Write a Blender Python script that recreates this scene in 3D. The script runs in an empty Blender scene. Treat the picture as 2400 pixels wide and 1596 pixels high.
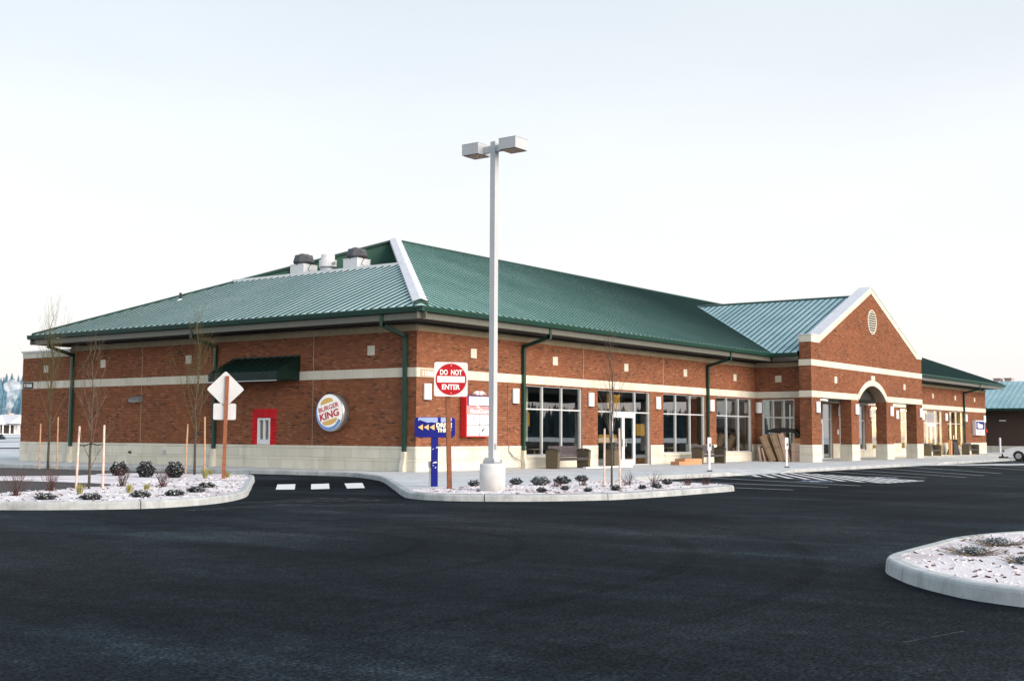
import bpy, math, random
from mathutils import Vector, Matrix
R = math.radians
scn = bpy.context.scene
COL = scn.collection
rnd = random.Random(7)

# ------------------------------------------------------------------ camera
CAM = Vector((-33.622, -28.934, 1.5038))
YAW, PITCH, ROLL, FPX = R(53.7732), R(4.4413), R(0.2924), 2849.84
cf = Vector((math.sin(YAW)*math.cos(PITCH), math.cos(YAW)*math.cos(PITCH), math.sin(PITCH)))
cr0 = Vector((math.cos(YAW), -math.sin(YAW), 0)); cu0 = cr0.cross(cf)
cr = cr0*math.cos(ROLL)+cu0*math.sin(ROLL); cu = cu0*math.cos(ROLL)-cr0*math.sin(ROLL)
cd = bpy.data.cameras.new('camera'); cam = bpy.data.objects.new('camera', cd); COL.objects.link(cam)
cd.sensor_width = 36; cd.sensor_fit = 'HORIZONTAL'; cd.lens = 36*FPX/2400; cd.clip_end = 6000; cd.clip_start = .1
m3 = Matrix((cr, cu, -cf)).transposed(); cam.matrix_world = Matrix.Translation(CAM) @ m3.to_4x4()
scn.camera = cam

# ------------------------------------------------------------------ sky, sun, exposure
SUN_AZ = Vector((0.04, -0.999)); SUN_EL = R(15)
world = bpy.data.worlds.new('World'); scn.world = world; world.use_nodes = True
nt = world.node_tree; N = nt.nodes; N.clear(); L = nt.links
out = N.new('ShaderNodeOutputWorld'); bg = N.new('ShaderNodeBackground'); L.new(bg.outputs[0], out.inputs[0])
sky = N.new('ShaderNodeTexSky'); sky.sky_type = 'NISHITA'; sky.sun_disc = False
sky.sun_elevation = R(4); sky.sun_rotation = math.atan2(SUN_AZ.x, SUN_AZ.y); sky.air_density = 1.0; sky.dust_density = 2.5; sky.ozone_density = 1.5
skym = N.new('ShaderNodeMix'); skym.data_type = 'RGBA'; skym.blend_type = 'MULTIPLY'; skym.inputs[0].default_value = 1
L.new(sky.outputs[0], skym.inputs[6]); skym.inputs[7].default_value = (.06, .06, .064, 1)
tc = N.new('ShaderNodeTexCoord'); sep = N.new('ShaderNodeSeparateXYZ'); L.new(tc.outputs['Generated'], sep.inputs[0])
ramp = N.new('ShaderNodeValToRGB'); L.new(sep.outputs[2], ramp.inputs[0])
els = [(0.0, (.69, .655, .675)), (.05, (.695, .67, .68)), (.14, (.70, .69, .695)), (.24, (.655, .67, .685)), (.36, (.53, .57, .60)), (.6, (.42, .50, .56)), (1.0, (.36, .46, .56))]
while len(ramp.color_ramp.elements) < len(els): ramp.color_ramp.elements.new(.5)
for e, (p_, c_) in zip(ramp.color_ramp.elements, els): e.position = p_; e.color = (*c_, 1)
mix = N.new('ShaderNodeMix'); mix.data_type = 'RGBA'; mix.blend_type = 'ADD'; mix.inputs[0].default_value = 1
L.new(skym.outputs[2], mix.inputs[6]); L.new(ramp.outputs[0], mix.inputs[7]); cn = N.new('ShaderNodeTexNoise'); cn.inputs['Scale'].default_value = 2.2; cn.inputs['Detail'].default_value = 6; cm = N.new('ShaderNodeMapping'); cm.inputs['Scale'].default_value = (1, 1, 5); L.new(tc.outputs['Generated'], cm.inputs[0]); L.new(cm.outputs[0], cn.inputs['Vector'])
cr_ = N.new('ShaderNodeValToRGB'); cr_.color_ramp.elements[0].position = .35; cr_.color_ramp.elements[0].color = (.965, .97, .98, 1); cr_.color_ramp.elements[1].position = .7; cr_.color_ramp.elements[1].color = (1.035, 1.025, 1.015, 1); L.new(cn.outputs['Fac'], cr_.inputs[0])
mx2 = N.new('ShaderNodeMix'); mx2.data_type = 'RGBA'; mx2.blend_type = 'MULTIPLY'; mx2.inputs[0].default_value = 1; L.new(mix.outputs[2], mx2.inputs[6]); L.new(cr_.outputs[0], mx2.inputs[7]); L.new(mx2.outputs[2], bg.inputs[0])
bg.inputs[1].default_value = 1.0
sl = bpy.data.lights.new('sun', 'SUN'); sl.energy = 4.6; sl.angle = R(65); sl.color = (1.0, .87, .76)
so = bpy.data.objects.new('sun', sl); COL.objects.link(so)
sd = Vector((SUN_AZ.x*math.cos(SUN_EL), SUN_AZ.y*math.cos(SUN_EL), math.sin(SUN_EL))).normalized()
so.rotation_euler = sd.to_track_quat('Z', 'Y').to_euler()
scn.cycles.volume_bounces = 6; scn.cycles.transparent_max_bounces = 16
vs = scn.view_settings; vs.view_transform = 'Standard'; vs.look = 'None'; vs.exposure = 0.42; vs.gamma = 1

# ------------------------------------------------------------------ materials
MATS = {}
def newmat(name):
    m = bpy.data.materials.new(name); m.use_nodes = True; MATS[name] = m
    return m, m.node_tree.nodes, m.node_tree.links, m.node_tree.nodes['Principled BSDF']
def noise(n, l, scale, detail=4, rough=.55, coord='Object', dim=None):
    t = n.new('ShaderNodeTexNoise'); t.inputs['Scale'].default_value = scale; t.inputs['Detail'].default_value = detail; t.inputs['Roughness'].default_value = rough
    c = n.new('ShaderNodeTexCoord'); mp = n.new('ShaderNodeMapping'); l.new(c.outputs[coord], mp.inputs[0]); l.new(mp.outputs[0], t.inputs['Vector'])
    if dim: mp.inputs['Scale'].default_value = dim
    return t
def rampn(n, l, src, stops):
    r = n.new('ShaderNodeValToRGB'); l.new(src, r.inputs[0])
    while len(r.color_ramp.elements) < len(stops): r.color_ramp.elements.new(.5)
    for e, (p_, c_) in zip(r.color_ramp.elements, stops): e.position = p_; e.color = (*c_, 1)
    return r
def mixn(n, l, a, b, fac, blend='MIX'):
    x = n.new('ShaderNodeMix'); x.data_type = 'RGBA'; x.blend_type = blend
    for inp, v in ((x.inputs[0], fac), (x.inputs[6], a), (x.inputs[7], b)):
        if isinstance(v, (int, float)): inp.default_value = v
        elif isinstance(v, tuple): inp.default_value = (*v, 1)
        else: l.new(v, inp)
    return x.outputs[2]
def bump(n, l, b, src, strength, dist=.01):
    k = n.new('ShaderNodeBump'); k.inputs['Strength'].default_value = strength; k.inputs['Distance'].default_value = dist
    l.new(src, k.inputs['Height']); l.new(k.outputs[0], b.inputs['Normal'])
def simple(name, col, rough=.6, metal=0., var=.12, scale=6, bmp=0., spec=.5, rand=0., coat=0.):
    m, n, l, b = newmat(name)
    t = noise(n, l, scale); lo = tuple(c*(1-var) for c in col); hi = tuple(min(1, c*(1+var)) for c in col)
    r = rampn(n, l, t.outputs['Fac'], [(.3, lo), (.7, hi)]); o = r.outputs[0]
    if rand:
        oi = n.new('ShaderNodeObjectInfo'); rr = rampn(n, l, oi.outputs['Random'], [(0, (1-rand,)*3), (1, (1+rand*.4,)*3)]); o = mixn(n, l, o, rr.outputs[0], 1., 'MULTIPLY')
    l.new(o, b.inputs['Base Color']); b.inputs['Roughness'].default_value = rough; b.inputs['Metallic'].default_value = metal
    b.inputs['Specular IOR Level'].default_value = spec; b.inputs['Coat Weight'].default_value = coat
    if bmp: bump(n, l, b, noise(n, l, scale*6).outputs['Fac'], bmp)
    return m
def emis(name, col, s):
    m, n, l, b = newmat(name); b.inputs['Base Color'].default_value = (*col, 1); b.inputs['Emission Color'].default_value = (*col, 1); b.inputs['Emission Strength'].default_value = s
    return m

# asphalt
m, n, l, b = newmat('asphalt')
t1 = noise(n, l, .16, 5, .6); t2 = noise(n, l, 30, 3, .75); t3 = noise(n, l, .9, 6, .65, dim=(1, .22, 1)); t4 = noise(n, l, 260, 2, .6); t5 = noise(n, l, 5, 6, .75)
c1 = rampn(n, l, t1.outputs['Fac'], [(.30, (.0040, .0078, .0112)), (.50, (.0085, .0132, .0170)), (.72, (.0170, .0225, .0270))])
c2 = rampn(n, l, t2.outputs['Fac'], [(.38, (.15, .18, .2)), (.58, (1.9, 1.8, 1.78)), (.70, (4.2, 4.0, 3.9))])
c3 = rampn(n, l, t3.outputs['Fac'], [(.30, (.55, .56, .58)), (.55, (1.05, 1.05, 1.05)), (.75, (1.9, 1.85, 1.8))])
c5 = rampn(n, l, t5.outputs['Fac'], [(.32, (.5, .52, .55)), (.52, (1, 1, 1)), (.72, (1.7, 1.65, 1.6))])
o = mixn(n, l, mixn(n, l, mixn(n, l, c1.outputs[0], c2.outputs[0], 1., 'MULTIPLY'), c3.outputs[0], 1., 'MULTIPLY'), c5.outputs[0], 1., 'MULTIPLY')
t6 = noise(n, l, .22, 7, .68, dim=(1, .45, 1)); c6 = rampn(n, l, t6.outputs['Fac'], [(.40, (.75, .76, .78)), (.55, (1.2, 1.2, 1.2)), (.68, (2.6, 2.55, 2.5))])
o = mixn(n, l, o, c6.outputs[0], 1., 'MULTIPLY')
l.new(o, b.inputs['Base Color']); b.inputs['Roughness'].default_value = .72; b.inputs['Specular IOR Level'].default_value = .02
bump(n, l, b, t4.outputs['Fac'], .25, .004)
m = simple('tyre_mark', (.003, .0045, .006), .85, var=.5, scale=9, spec=.03); n = m.node_tree.nodes; l = m.node_tree.links; b = n['Principled BSDF']
tt = noise(n, l, 5, 5, .7); rt = rampn(n, l, tt.outputs['Fac'], [(.42, (0, 0, 0)), (.70, (.34, .34, .34))]); l.new(rt.outputs[0], b.inputs['Alpha'])
m = simple('asphalt_scrape', (.09, .095, .10), .9, var=.6, scale=6, spec=.1); n = m.node_tree.nodes; l = m.node_tree.links; b = n['Principled BSDF']
tt = noise(n, l, 4, 6, .75); rt = rampn(n, l, tt.outputs['Fac'], [(.42, (0, 0, 0)), (.64, (.85, .85, .85))]); l.new(rt.outputs[0], b.inputs['Alpha'])
# concrete
m, n, l, b = newmat('concrete')
t1 = noise(n, l, 1.3, 6, .65); t2 = noise(n, l, 38, 3)
c1 = rampn(n, l, t1.outputs['Fac'], [(.25, (.40, .42, .44)), (.5, (.53, .555, .58)), (.75, (.62, .645, .67))]); c2 = rampn(n, l, t2.outputs['Fac'], [(.3, (.88,)*3), (.7, (1.08,)*3)])
l.new(mixn(n, l, c1.outputs[0], c2.outputs[0], 1., 'MULTIPLY'), b.inputs['Base Color']); b.inputs['Roughness'].default_value = .85; bump(n, l, b, t2.outputs['Fac'], .2)
m, n, l, b = newmat('kerb_concrete')
t1 = noise(n, l, 2.2, 7, .7); t2 = noise(n, l, 45, 3); t3 = noise(n, l, 1.1, 5, .7, dim=(3, 3, .5))
c1 = rampn(n, l, t1.outputs['Fac'], [(.25, (.25, .27, .28)), (.5, (.42, .45, .46)), (.75, (.54, .57, .58))]); c2 = rampn(n, l, t3.outputs['Fac'], [(.3, (.72, .73, .70)), (.5, (1.,)*3), (.7, (1.06,)*3)])
l.new(mixn(n, l, c1.outputs[0], c2.outputs[0], 1., 'MULTIPLY'), b.inputs['Base Color']); b.inputs['Roughness'].default_value = .88; bump(n, l, b, t2.outputs['Fac'], .3)
# frosted mulch bed
m, n, l, b = newmat('frosted_mulch')
t1 = noise(n, l, 13, 6, .75, dim=(1, 2.2, 1)); t2 = noise(n, l, .8, 4); t3 = noise(n, l, 70, 3, .7)
c1 = rampn(n, l, t1.outputs['Fac'], [(.22, (.24, .16, .15)), (.34, (.55, .49, .51)), (.46, (.71, .67, .70)), (.75, (.80, .78, .82))])
c2 = rampn(n, l, t2.outputs['Fac'], [(.28, (.62, .55, .55)), (.5, (1, 1, 1))])
l.new(mixn(n, l, c1.outputs[0], c2.outputs[0], 1., 'MULTIPLY'), b.inputs['Base Color']); b.inputs['Roughness'].default_value = .95; bump(n, l, b, t1.outputs['Fac'], .5, .03)
simple('dark_mulch', (.045, .04, .04), .95, var=.6, scale=5, bmp=.6)
simple('bark_chip', (.09, .045, .035), .9, var=.5, scale=8, rand=0)
simple('frosty_chip', (.73, .69, .72), .9, var=.25, scale=8)
# brick
m, n, l, b = newmat('brick')
a = n.new('ShaderNodeAttribute'); a.attribute_name = 'tone'
c1 = rampn(n, l, a.outputs['Fac'], [(.0, (.078, .042, .030)), (.12, (.125, .056, .034)), (.22, (.195, .073, .036)), (.55, (.245, .089, .043)), (.82, (.280, .105, .053)), (1., (.32, .148, .087))])
t1 = noise(n, l, 25, 4); c2 = rampn(n, l, t1.outputs['Fac'], [(.3, (.82,)*3), (.7, (1.12,)*3)]); t2 = noise(n, l, .5, 4); c3 = rampn(n, l, t2.outputs['Fac'], [(.3, (.85, .87, .88)), (.7, (1.1, 1.06, 1.03))])
l.new(mixn(n, l, mixn(n, l, c1.outputs[0], c2.outputs[0], 1., 'MULTIPLY'), c3.outputs[0], 1., 'MULTIPLY'), b.inputs['Base Color']); b.inputs['Roughness'].default_value = .9; b.inputs['Specular IOR Level'].default_value = .12
simple('mortar', (.33, .235, .18), .95, var=.15, scale=3, spec=.1)
# far brick (pieces too far to tell apart)
m, n, l, b = newmat('far_brick')
bt = n.new('ShaderNodeTexBrick'); cc = n.new('ShaderNodeTexCoord'); mp = n.new('ShaderNodeMapping'); mp.inputs['Rotation'].default_value = (R(90), 0, R(90)); l.new(cc.outputs['Object'], mp.inputs[0]); l.new(mp.outputs[0], bt.inputs[0])
bt.inputs['Color1'].default_value = (.075, .028, .017, 1); bt.inputs['Color2'].default_value = (.040, .018, .012, 1); bt.inputs['Mortar'].default_value = (.065, .040, .030, 1)
bt.inputs['Scale'].default_value = 1; bt.inputs['Brick Width'].default_value = .2; bt.inputs['Row Height'].default_value = .068; bt.inputs['Mortar Size'].default_value = .008
l.new(bt.outputs[0], b.inputs['Base Color']); b.inputs['Roughness'].default_value = .9
# stone
m, n, l, b = newmat('stone')
t1 = noise(n, l, 1, 6, .7); gp = n.new('ShaderNodeNewGeometry'); mpv = n.new('ShaderNodeMapping'); mpv.inputs['Scale'].default_value = (1.6, 1.6, .35); l.new(gp.outputs['Position'], mpv.inputs[0]); l.new(mpv.outputs[0], t1.inputs['Vector']); t2 = noise(n, l, 40, 3); oi = n.new('ShaderNodeObjectInfo')
c1 = rampn(n, l, t2.outputs['Fac'], [(.3, (.60, .57, .47)), (.7, (.74, .71, .61))]); c2 = rampn(n, l, oi.outputs['Random'], [(0, (.90, .90, .89)), (1, (1.05, 1.05, 1.06))]); c3 = rampn(n, l, t1.outputs['Fac'], [(.28, (.74, .73, .68)), (.45, (.97, .97, .96)), (.7, (1.05,)*3)])
l.new(mixn(n, l, mixn(n, l, c1.outputs[0], c2.outputs[0], 1., 'MULTIPLY'), c3.outputs[0], 1., 'MULTIPLY'), b.inputs['Base Color']); b.inputs['Roughness'].default_value = .85; bump(n, l, b, t2.outputs['Fac'], .25)
simple('trim_stone_shaded', (.34, .29, .185), .85, var=.12, scale=6, rand=.1)  # tan stone, colour darkened to carry the shade under the soffit
# metals and paints
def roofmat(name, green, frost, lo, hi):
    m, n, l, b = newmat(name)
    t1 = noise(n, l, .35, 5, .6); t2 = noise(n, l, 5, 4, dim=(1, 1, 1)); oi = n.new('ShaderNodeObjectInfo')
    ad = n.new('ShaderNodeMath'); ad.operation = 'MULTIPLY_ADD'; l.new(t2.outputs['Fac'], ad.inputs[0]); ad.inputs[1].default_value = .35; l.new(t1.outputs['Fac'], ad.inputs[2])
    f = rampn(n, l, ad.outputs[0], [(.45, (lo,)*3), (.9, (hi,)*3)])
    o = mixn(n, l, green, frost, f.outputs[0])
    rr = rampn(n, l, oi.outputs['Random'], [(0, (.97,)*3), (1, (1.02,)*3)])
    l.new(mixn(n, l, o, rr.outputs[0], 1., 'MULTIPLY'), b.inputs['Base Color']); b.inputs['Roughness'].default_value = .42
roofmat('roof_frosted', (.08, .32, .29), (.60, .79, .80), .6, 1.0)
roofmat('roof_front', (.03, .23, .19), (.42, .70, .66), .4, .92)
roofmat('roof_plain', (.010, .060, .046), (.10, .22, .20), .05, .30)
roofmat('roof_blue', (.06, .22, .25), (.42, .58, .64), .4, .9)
simple('green_metal', (.004, .040, .027), .42, var=.15, scale=2)
simple('awning_metal', (.002, .016, .012), .45, var=.2, scale=2, spec=.3)
simple('green_panel', (.010, .085, .055), .5, var=.2, scale=1.5)
simple('seam_green', (.003, .026, .024), .6, var=.15, scale=2)
simple('hip_metal', (.62, .63, .68), .45, var=.08, scale=2)
simple('fascia_metal', (.125, .13, .105), .35, metal=.1, var=.1, scale=3)
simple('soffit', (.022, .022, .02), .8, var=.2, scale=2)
simple('white_metal', (.72, .74, .76), .45, var=.05, scale=3)
simple('alu_frame', (.70, .72, .74), .35, metal=.3, var=.05, scale=5)
simple('galv', (.50, .52, .54), .35, metal=.8, var=.12, scale=5)
simple('pale_concrete', (.62, .63, .62), .85, var=.14, scale=3, bmp=.2)
simple('pole_paint', (.50, .525, .555), .45, var=.07, scale=1.2)
simple('lamp_lens', (.05, .055, .06), .2, var=.2, scale=4)
simple('fan_hood', (.10, .105, .115), .4, metal=.6, var=.25, scale=3)
simple('plaster_white', (.80, .80, .80), .6, var=.05, scale=2)
simple('sconce_white', (.80, .81, .84), .5, var=.04, scale=3)
simple('dark_bronze', (.03, .028, .026), .5, var=.2, scale=5)
simple('black', (.012, .012, .013), .6, var=.2, scale=5)
simple('sign_white', (.70, .71, .72), .45, var=.03, scale=4)
simple('sign_back', (.58, .60, .61), .4, metal=.2, var=.05, scale=3)
simple('sign_red', (.46, .003, .014), .55, var=.06, scale=4, spec=.2)
simple('sign_red2', (.60, .02, .025), .4, var=.08, scale=2)
simple('tile_red', (.60, .004, .012), .45, var=.2, scale=3, rand=.3, spec=.2)
simple('grout', (.50, .16, .15), .9, var=.1)
simple('sign_blue', (.003, .009, .20), .5, var=.1, scale=2, spec=.2)
simple('sign_sky', (.34, .46, .78), .4, var=.1, scale=3)
simple('bk_blue', (.20, .38, .75), .35, var=.05, scale=3)
simple('bk_yellow', (.90, .56, .16), .4, var=.05, scale=3)
simple('bk_red', (.60, .03, .045), .4, var=.06, scale=3)
simple('arrow_yellow', (.90, .58, .22), .4, var=.05)
simple('letter_cream', (.95, .90, .68), .4, var=.03)
simple('letter_white', (.90, .90, .90), .4, var=.03)
simple('plate_tan', (.44, .35, .25), .6, var=.06)
simple('panel_pink', (.80, .30, .30), .4, var=.06)
simple('wood_post', (.25, .085, .035), .75, var=.3, scale=7, bmp=.3)
simple('stake_wood', (.50, .31, .18), .8, var=.3, scale=4, bmp=.2)
simple('stake_pale', (.66, .50, .42), .8, var=.25, scale=4, bmp=.2)
simple('bark', (.075, .065, .05), .9, var=.35, scale=10)
simple('twig', (.14, .10, .065), .9, var=.35, scale=9)
simple('twig_green', (.10, .085, .03), .9, var=.35, scale=9)
simple('red_twig', (.095, .042, .038), .85, var=.4, scale=9)
simple('leaf_dark', (.022, .024, .026), .7, var=.5, scale=3)
simple('leaf_frost', (.42, .45, .47), .8, var=.3, scale=5)
simple('leaf_grey', (.065, .08, .082), .8, var=.4, scale=5)
simple('grass_blade', (.33, .31, .10), .9, var=.35, scale=6)
simple('pebble', (.115, .096, .062), .95, var=.75, scale=40, bmp=.5)
simple('bench_slat', (.055, .042, .048), .6, var=.3, scale=5)
simple('cardboard', (.36, .245, .15), .9, var=.12, scale=3)
simple('cardboard_pale', (.56, .40, .31), .9, var=.1, scale=3)
simple('cardboard_orange', (.50, .26, .13), .9, var=.12, scale=3)
simple('paint_white', (.74, .75, .76), .7, var=.12, scale=14)
simple('paint_worn', (.42, .44, .45), .8, var=.3, scale=14)
simple('paint_blue', (.02, .055, .15), .7, var=.25, scale=9)
simple('frost_grass', (.50, .53, .57), .95, var=.3, scale=.2)
simple('snow_roof', (.74, .73, .75), .8, var=.06, scale=.5)
simple('wall_beige', (.62, .58, .46), .8, var=.05, scale=1)
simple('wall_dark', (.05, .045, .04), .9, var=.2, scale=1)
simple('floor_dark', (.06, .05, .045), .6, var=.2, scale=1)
simple('car_white', (.84, .85, .87), .25, var=.02, scale=2, coat=.6)
simple('rubber', (.014, .014, .015), .8, var=.2, scale=9)
simple('tan_chimney', (.46, .37, .35), .9, var=.1, scale=2)
simple('pendant', (.70, .36, .05), .6, var=.1, scale=4)
simple('conifer', (.020, .050, .062), .95, var=.45, scale=.05)
simple('haze_tinted_forest', (.10, .20, .27), .95, var=.35, scale=.02)  # blue in the base colour stands in for distance haze
simple('shop_goods', (.6, .45, .2), .7, var=.6, scale=2)
emis('shop_light', (1.0, .70, .32), 110.0)
emis('amber_panel', (.8, .40, .06), .25)
emis('added_fill_light', (1.0, .85, .62), 14.0)  # glow for fill panels added to lift the dim rooms
emis('tube_light', (1.0, .93, .85), 4.0)
emis('small_lamp', (1.0, .55, .2), 6.0)
emis('bk_face', (.88, .88, .84), .22)
# window glass: clear pane that mirrors the place across the car park
m, n, l, b = newmat('glass')
n.remove(b); tr = n.new('ShaderNodeBsdfTransparent'); tr.inputs[0].default_value = (.78, .82, .80, 1); gl = n.new('ShaderNodeBsdfGlossy'); gl.inputs['Roughness'].default_value = .01; gl.inputs['Color'].default_value = (.95, .95, .95, 1)
lw = n.new('ShaderNodeLayerWeight'); lw.inputs[0].default_value = .5; pw3 = n.new('ShaderNodeMath'); pw3.operation = 'POWER'; pw3.inputs[1].default_value = 2.2; l.new(lw.outputs['Facing'], pw3.inputs[0]); fr = n.new('ShaderNodeMath'); fr.operation = 'MULTIPLY_ADD'; fr.inputs[1].default_value = .95; fr.inputs[2].default_value = .05; l.new(pw3.outputs[0], fr.inputs[0]); t1 = noise(n, l, .55, 2); bp = n.new('ShaderNodeBump'); bp.inputs['Strength'].default_value = .05; bp.inputs['Distance'].default_value = .02; l.new(t1.outputs['Fac'], bp.inputs['Height']); l.new(bp.outputs[0], gl.inputs['Normal'])
ms = n.new('ShaderNodeMixShader'); l.new(fr.outputs[0], ms.inputs[0]); l.new(tr.outputs[0], ms.inputs[1]); l.new(gl.outputs[0], ms.inputs[2]); l.new(ms.outputs[0], n['Material Output'].inputs[0])
# smoke
m, n, l, b = newmat('smoke'); n.remove(b); v = n.new('ShaderNodeVolumePrincipled'); v.inputs['Color'].default_value = (1, 1, 1, 1); v.inputs['Density'].default_value = .8; v.inputs['Anisotropy'].default_value = .2; v.inputs['Emission Strength'].default_value = 0
tn = noise(n, l, .9, 4, .6); rs_ = rampn(n, l, tn.outputs['Fac'], [(.42, (0, 0, 0)), (.62, (1, 1, 1))]); mu = n.new('ShaderNodeMath'); mu.operation = 'MULTIPLY'; mu.inputs[1].default_value = 1.1; l.new(rs_.outputs[0], mu.inputs[0]); l.new(mu.outputs[0], v.inputs['Density'])
l.new(v.outputs[0], n['Material Output'].inputs['Volume'])

# ------------------------------------------------------------------ mesh helpers
class MB:
    def __init__(s): s.v = []; s.f = []
    def poly(s, pts):
        k = len(s.v); s.v += [tuple(p) for p in pts]; s.f.append(tuple(range(k, k+len(pts)))); return s
    def box(s, a, c, M=None):
        x0, y0, z0 = a; x1, y1, z1 = c; k = len(s.v)
        P = [(x0,y0,z0),(x1,y0,z0),(x1,y1,z0),(x0,y1,z0),(x0,y0,z1),(x1,y0,z1),(x1,y1,z1),(x0,y1,z1)]
        if M is not None: P = [tuple(M @ Vector(p)) for p in P]
        s.v += P
        s.f += [tuple(k+i for i in q) for q in ((0,3,2,1),(4,5,6,7),(0,1,5,4),(1,2,6,5),(2,3,7,6),(3,0,4,7))]; return s
    def prism(s, pts, d):
        """closed prism: polygon pts (3D) swept by vector d"""
        k = len(s.v); nn = len(pts); d = Vector(d); s.v += [tuple(p) for p in pts] + [tuple(Vector(p)+d) for p in pts]
        s.f.append(tuple(k+i for i in reversed(range(nn)))); s.f.append(tuple(k+nn+i for i in range(nn)))
        for i in range(nn): j = (i+1) % nn; s.f.append((k+i, k+j, k+nn+j, k+nn+i))
        return s
    def tube(s, pts, rads, n=6, caps=True):
        pts = [Vector(p) for p in pts]; k = len(s.v)
        for i, p in enumerate(pts):
            d = (pts[min(i+1, len(pts)-1)] - pts[max(i-1, 0)]).normalized()
            a = d.orthogonal().normalized() if abs(d.z) > .9 else d.cross(Vector((0,0,1))).normalized(); b_ = d.cross(a)
            if abs(d.z) > .9: a = Vector((1,0,0)) - d*d.x; a.normalize(); b_ = d.cross(a)
            r = rads[i] if isinstance(rads, (list, tuple)) else rads
            for q in range(n): an = 2*math.pi*q/n; s.v.append(tuple(p + a*(r*math.cos(an)) + b_*(r*math.sin(an))))
        for i in range(len(pts)-1):
            for q in range(n): q2 = (q+1) % n; s.f.append((k+i*n+q, k+i*n+q2, k+(i+1)*n+q2, k+(i+1)*n+q))
        if caps:
            s.f.append(tuple(k+q for q in reversed(range(n)))); s.f.append(tuple(k+(len(pts)-1)*n+q for q in range(n)))
        return s
    def mesh(s, name):
        me = bpy.data.meshes.new(name); me.from_pydata(s.v, [], s.f); me.update(); return me
    def build(s, name, mat, parent=None, smooth=False, M=None):
        me = s.mesh(name); me.materials.append(MATS[mat])
        if smooth:
            me.polygons.foreach_set('use_smooth', [True]*len(me.polygons))
        return link(name, me, parent, M)
def link(name, me, parent=None, M=None):
    o = bpy.data.objects.new(name, me); COL.objects.link(o)
    if M is not None: o.matrix_local = M
    if parent: o.parent = parent
    return o
def empty(name, loc=(0,0,0), rz=0):
    o = bpy.data.objects.new(name, None); COL.objects.link(o); o.location = loc; o.rotation_euler = (0,0,rz); o.empty_display_size = .3; return o
def tag(o, label, cat, group=None):
    o['label'] = label; o['category'] = cat
    if group: o['group'] = group
    return o
def struct(o): o['kind'] = 'structure'; return o
def stuff(o): o['kind'] = 'stuff'; return o
def cyl_pts(r, n, z=0): return [(r*math.cos(2*math.pi*i/n), r*math.sin(2*math.pi*i/n), z) for i in range(n)]
BOXC = {}
def boxpart(name, mat, a, c, parent, bev=0):
    """box object with shared mesh by size"""
    d = tuple(round(c[i]-a[i], 3) for i in range(3)); key = (name, mat, d)
    if key not in BOXC:
        me = MB().box((0,0,0), d).mesh(name); me.materials.append(MATS[mat]); BOXC[key] = me
    o = bpy.data.objects.new(name, BOXC[key]); COL.objects.link(o); o.location = a; o.parent = parent; return o
FRONT = Matrix(((1,0,0,0),(0,0,-1,0),(0,1,0,0),(0,0,0,1)))      # local x->+X, y->Z, z->-Y
SIDE = Matrix(((0,0,-1,0),(-1,0,0,0),(0,1,0,0),(0,0,0,1)))      # local x->-Y, y->Z, z->-X
def text(name, s, size, mat, parent, M, bold=0., shear=0., depth=.004, sx=1., spacing=1., fit=None):
    cu_ = bpy.data.curves.new(name, 'FONT'); cu_.body = s; cu_.size = size; cu_.extrude = depth; cu_.offset = bold; cu_.shear = shear; cu_.align_x = 'CENTER'; cu_.align_y = 'CENTER'; cu_.space_character = spacing; cu_.resolution_u = 3
    t = bpy.data.objects.new('tmp', cu_); COL.objects.link(t); dg = bpy.context.evaluated_depsgraph_get()
    me = bpy.data.meshes.new_from_object(t.evaluated_get(dg)); bpy.data.objects.remove(t); bpy.data.curves.remove(cu_)
    me.materials.clear(); me.materials.append(MATS[mat]); me.name = name
    if fit:
        xs = [v.co.x for v in me.vertices]; ys = [v.co.y for v in me.vertices]; kx = fit[0]/(max(xs)-min(xs)); ky = fit[1]/(max(ys)-min(ys)); cx_, cy_ = (max(xs)+min(xs))/2, (max(ys)+min(ys))/2
        for v in me.vertices: v.co.x = (v.co.x-cx_)*kx; v.co.y = (v.co.y-cy_)*ky
        sx = 1
    return link(name, me, parent, M @ Matrix.Diagonal((sx, 1, 1, 1)))

# ------------------------------------------------------------------ ground
def sheet(name, pts, z, mat, parent=None):
    return MB().poly([(x, y, z) for x, y in pts]).build(name, mat, parent)
g = struct(sheet('ground', [(-1390,-1390),(1890,-1390),(1890,1890),(-1390,1890)], -.02, 'frost_grass'))
lot = struct(sheet('parking_lot', [(-160,-160),(190,-160),(190,40),(60,40),(10,46),(-160,46)], 0, 'asphalt'))

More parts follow.
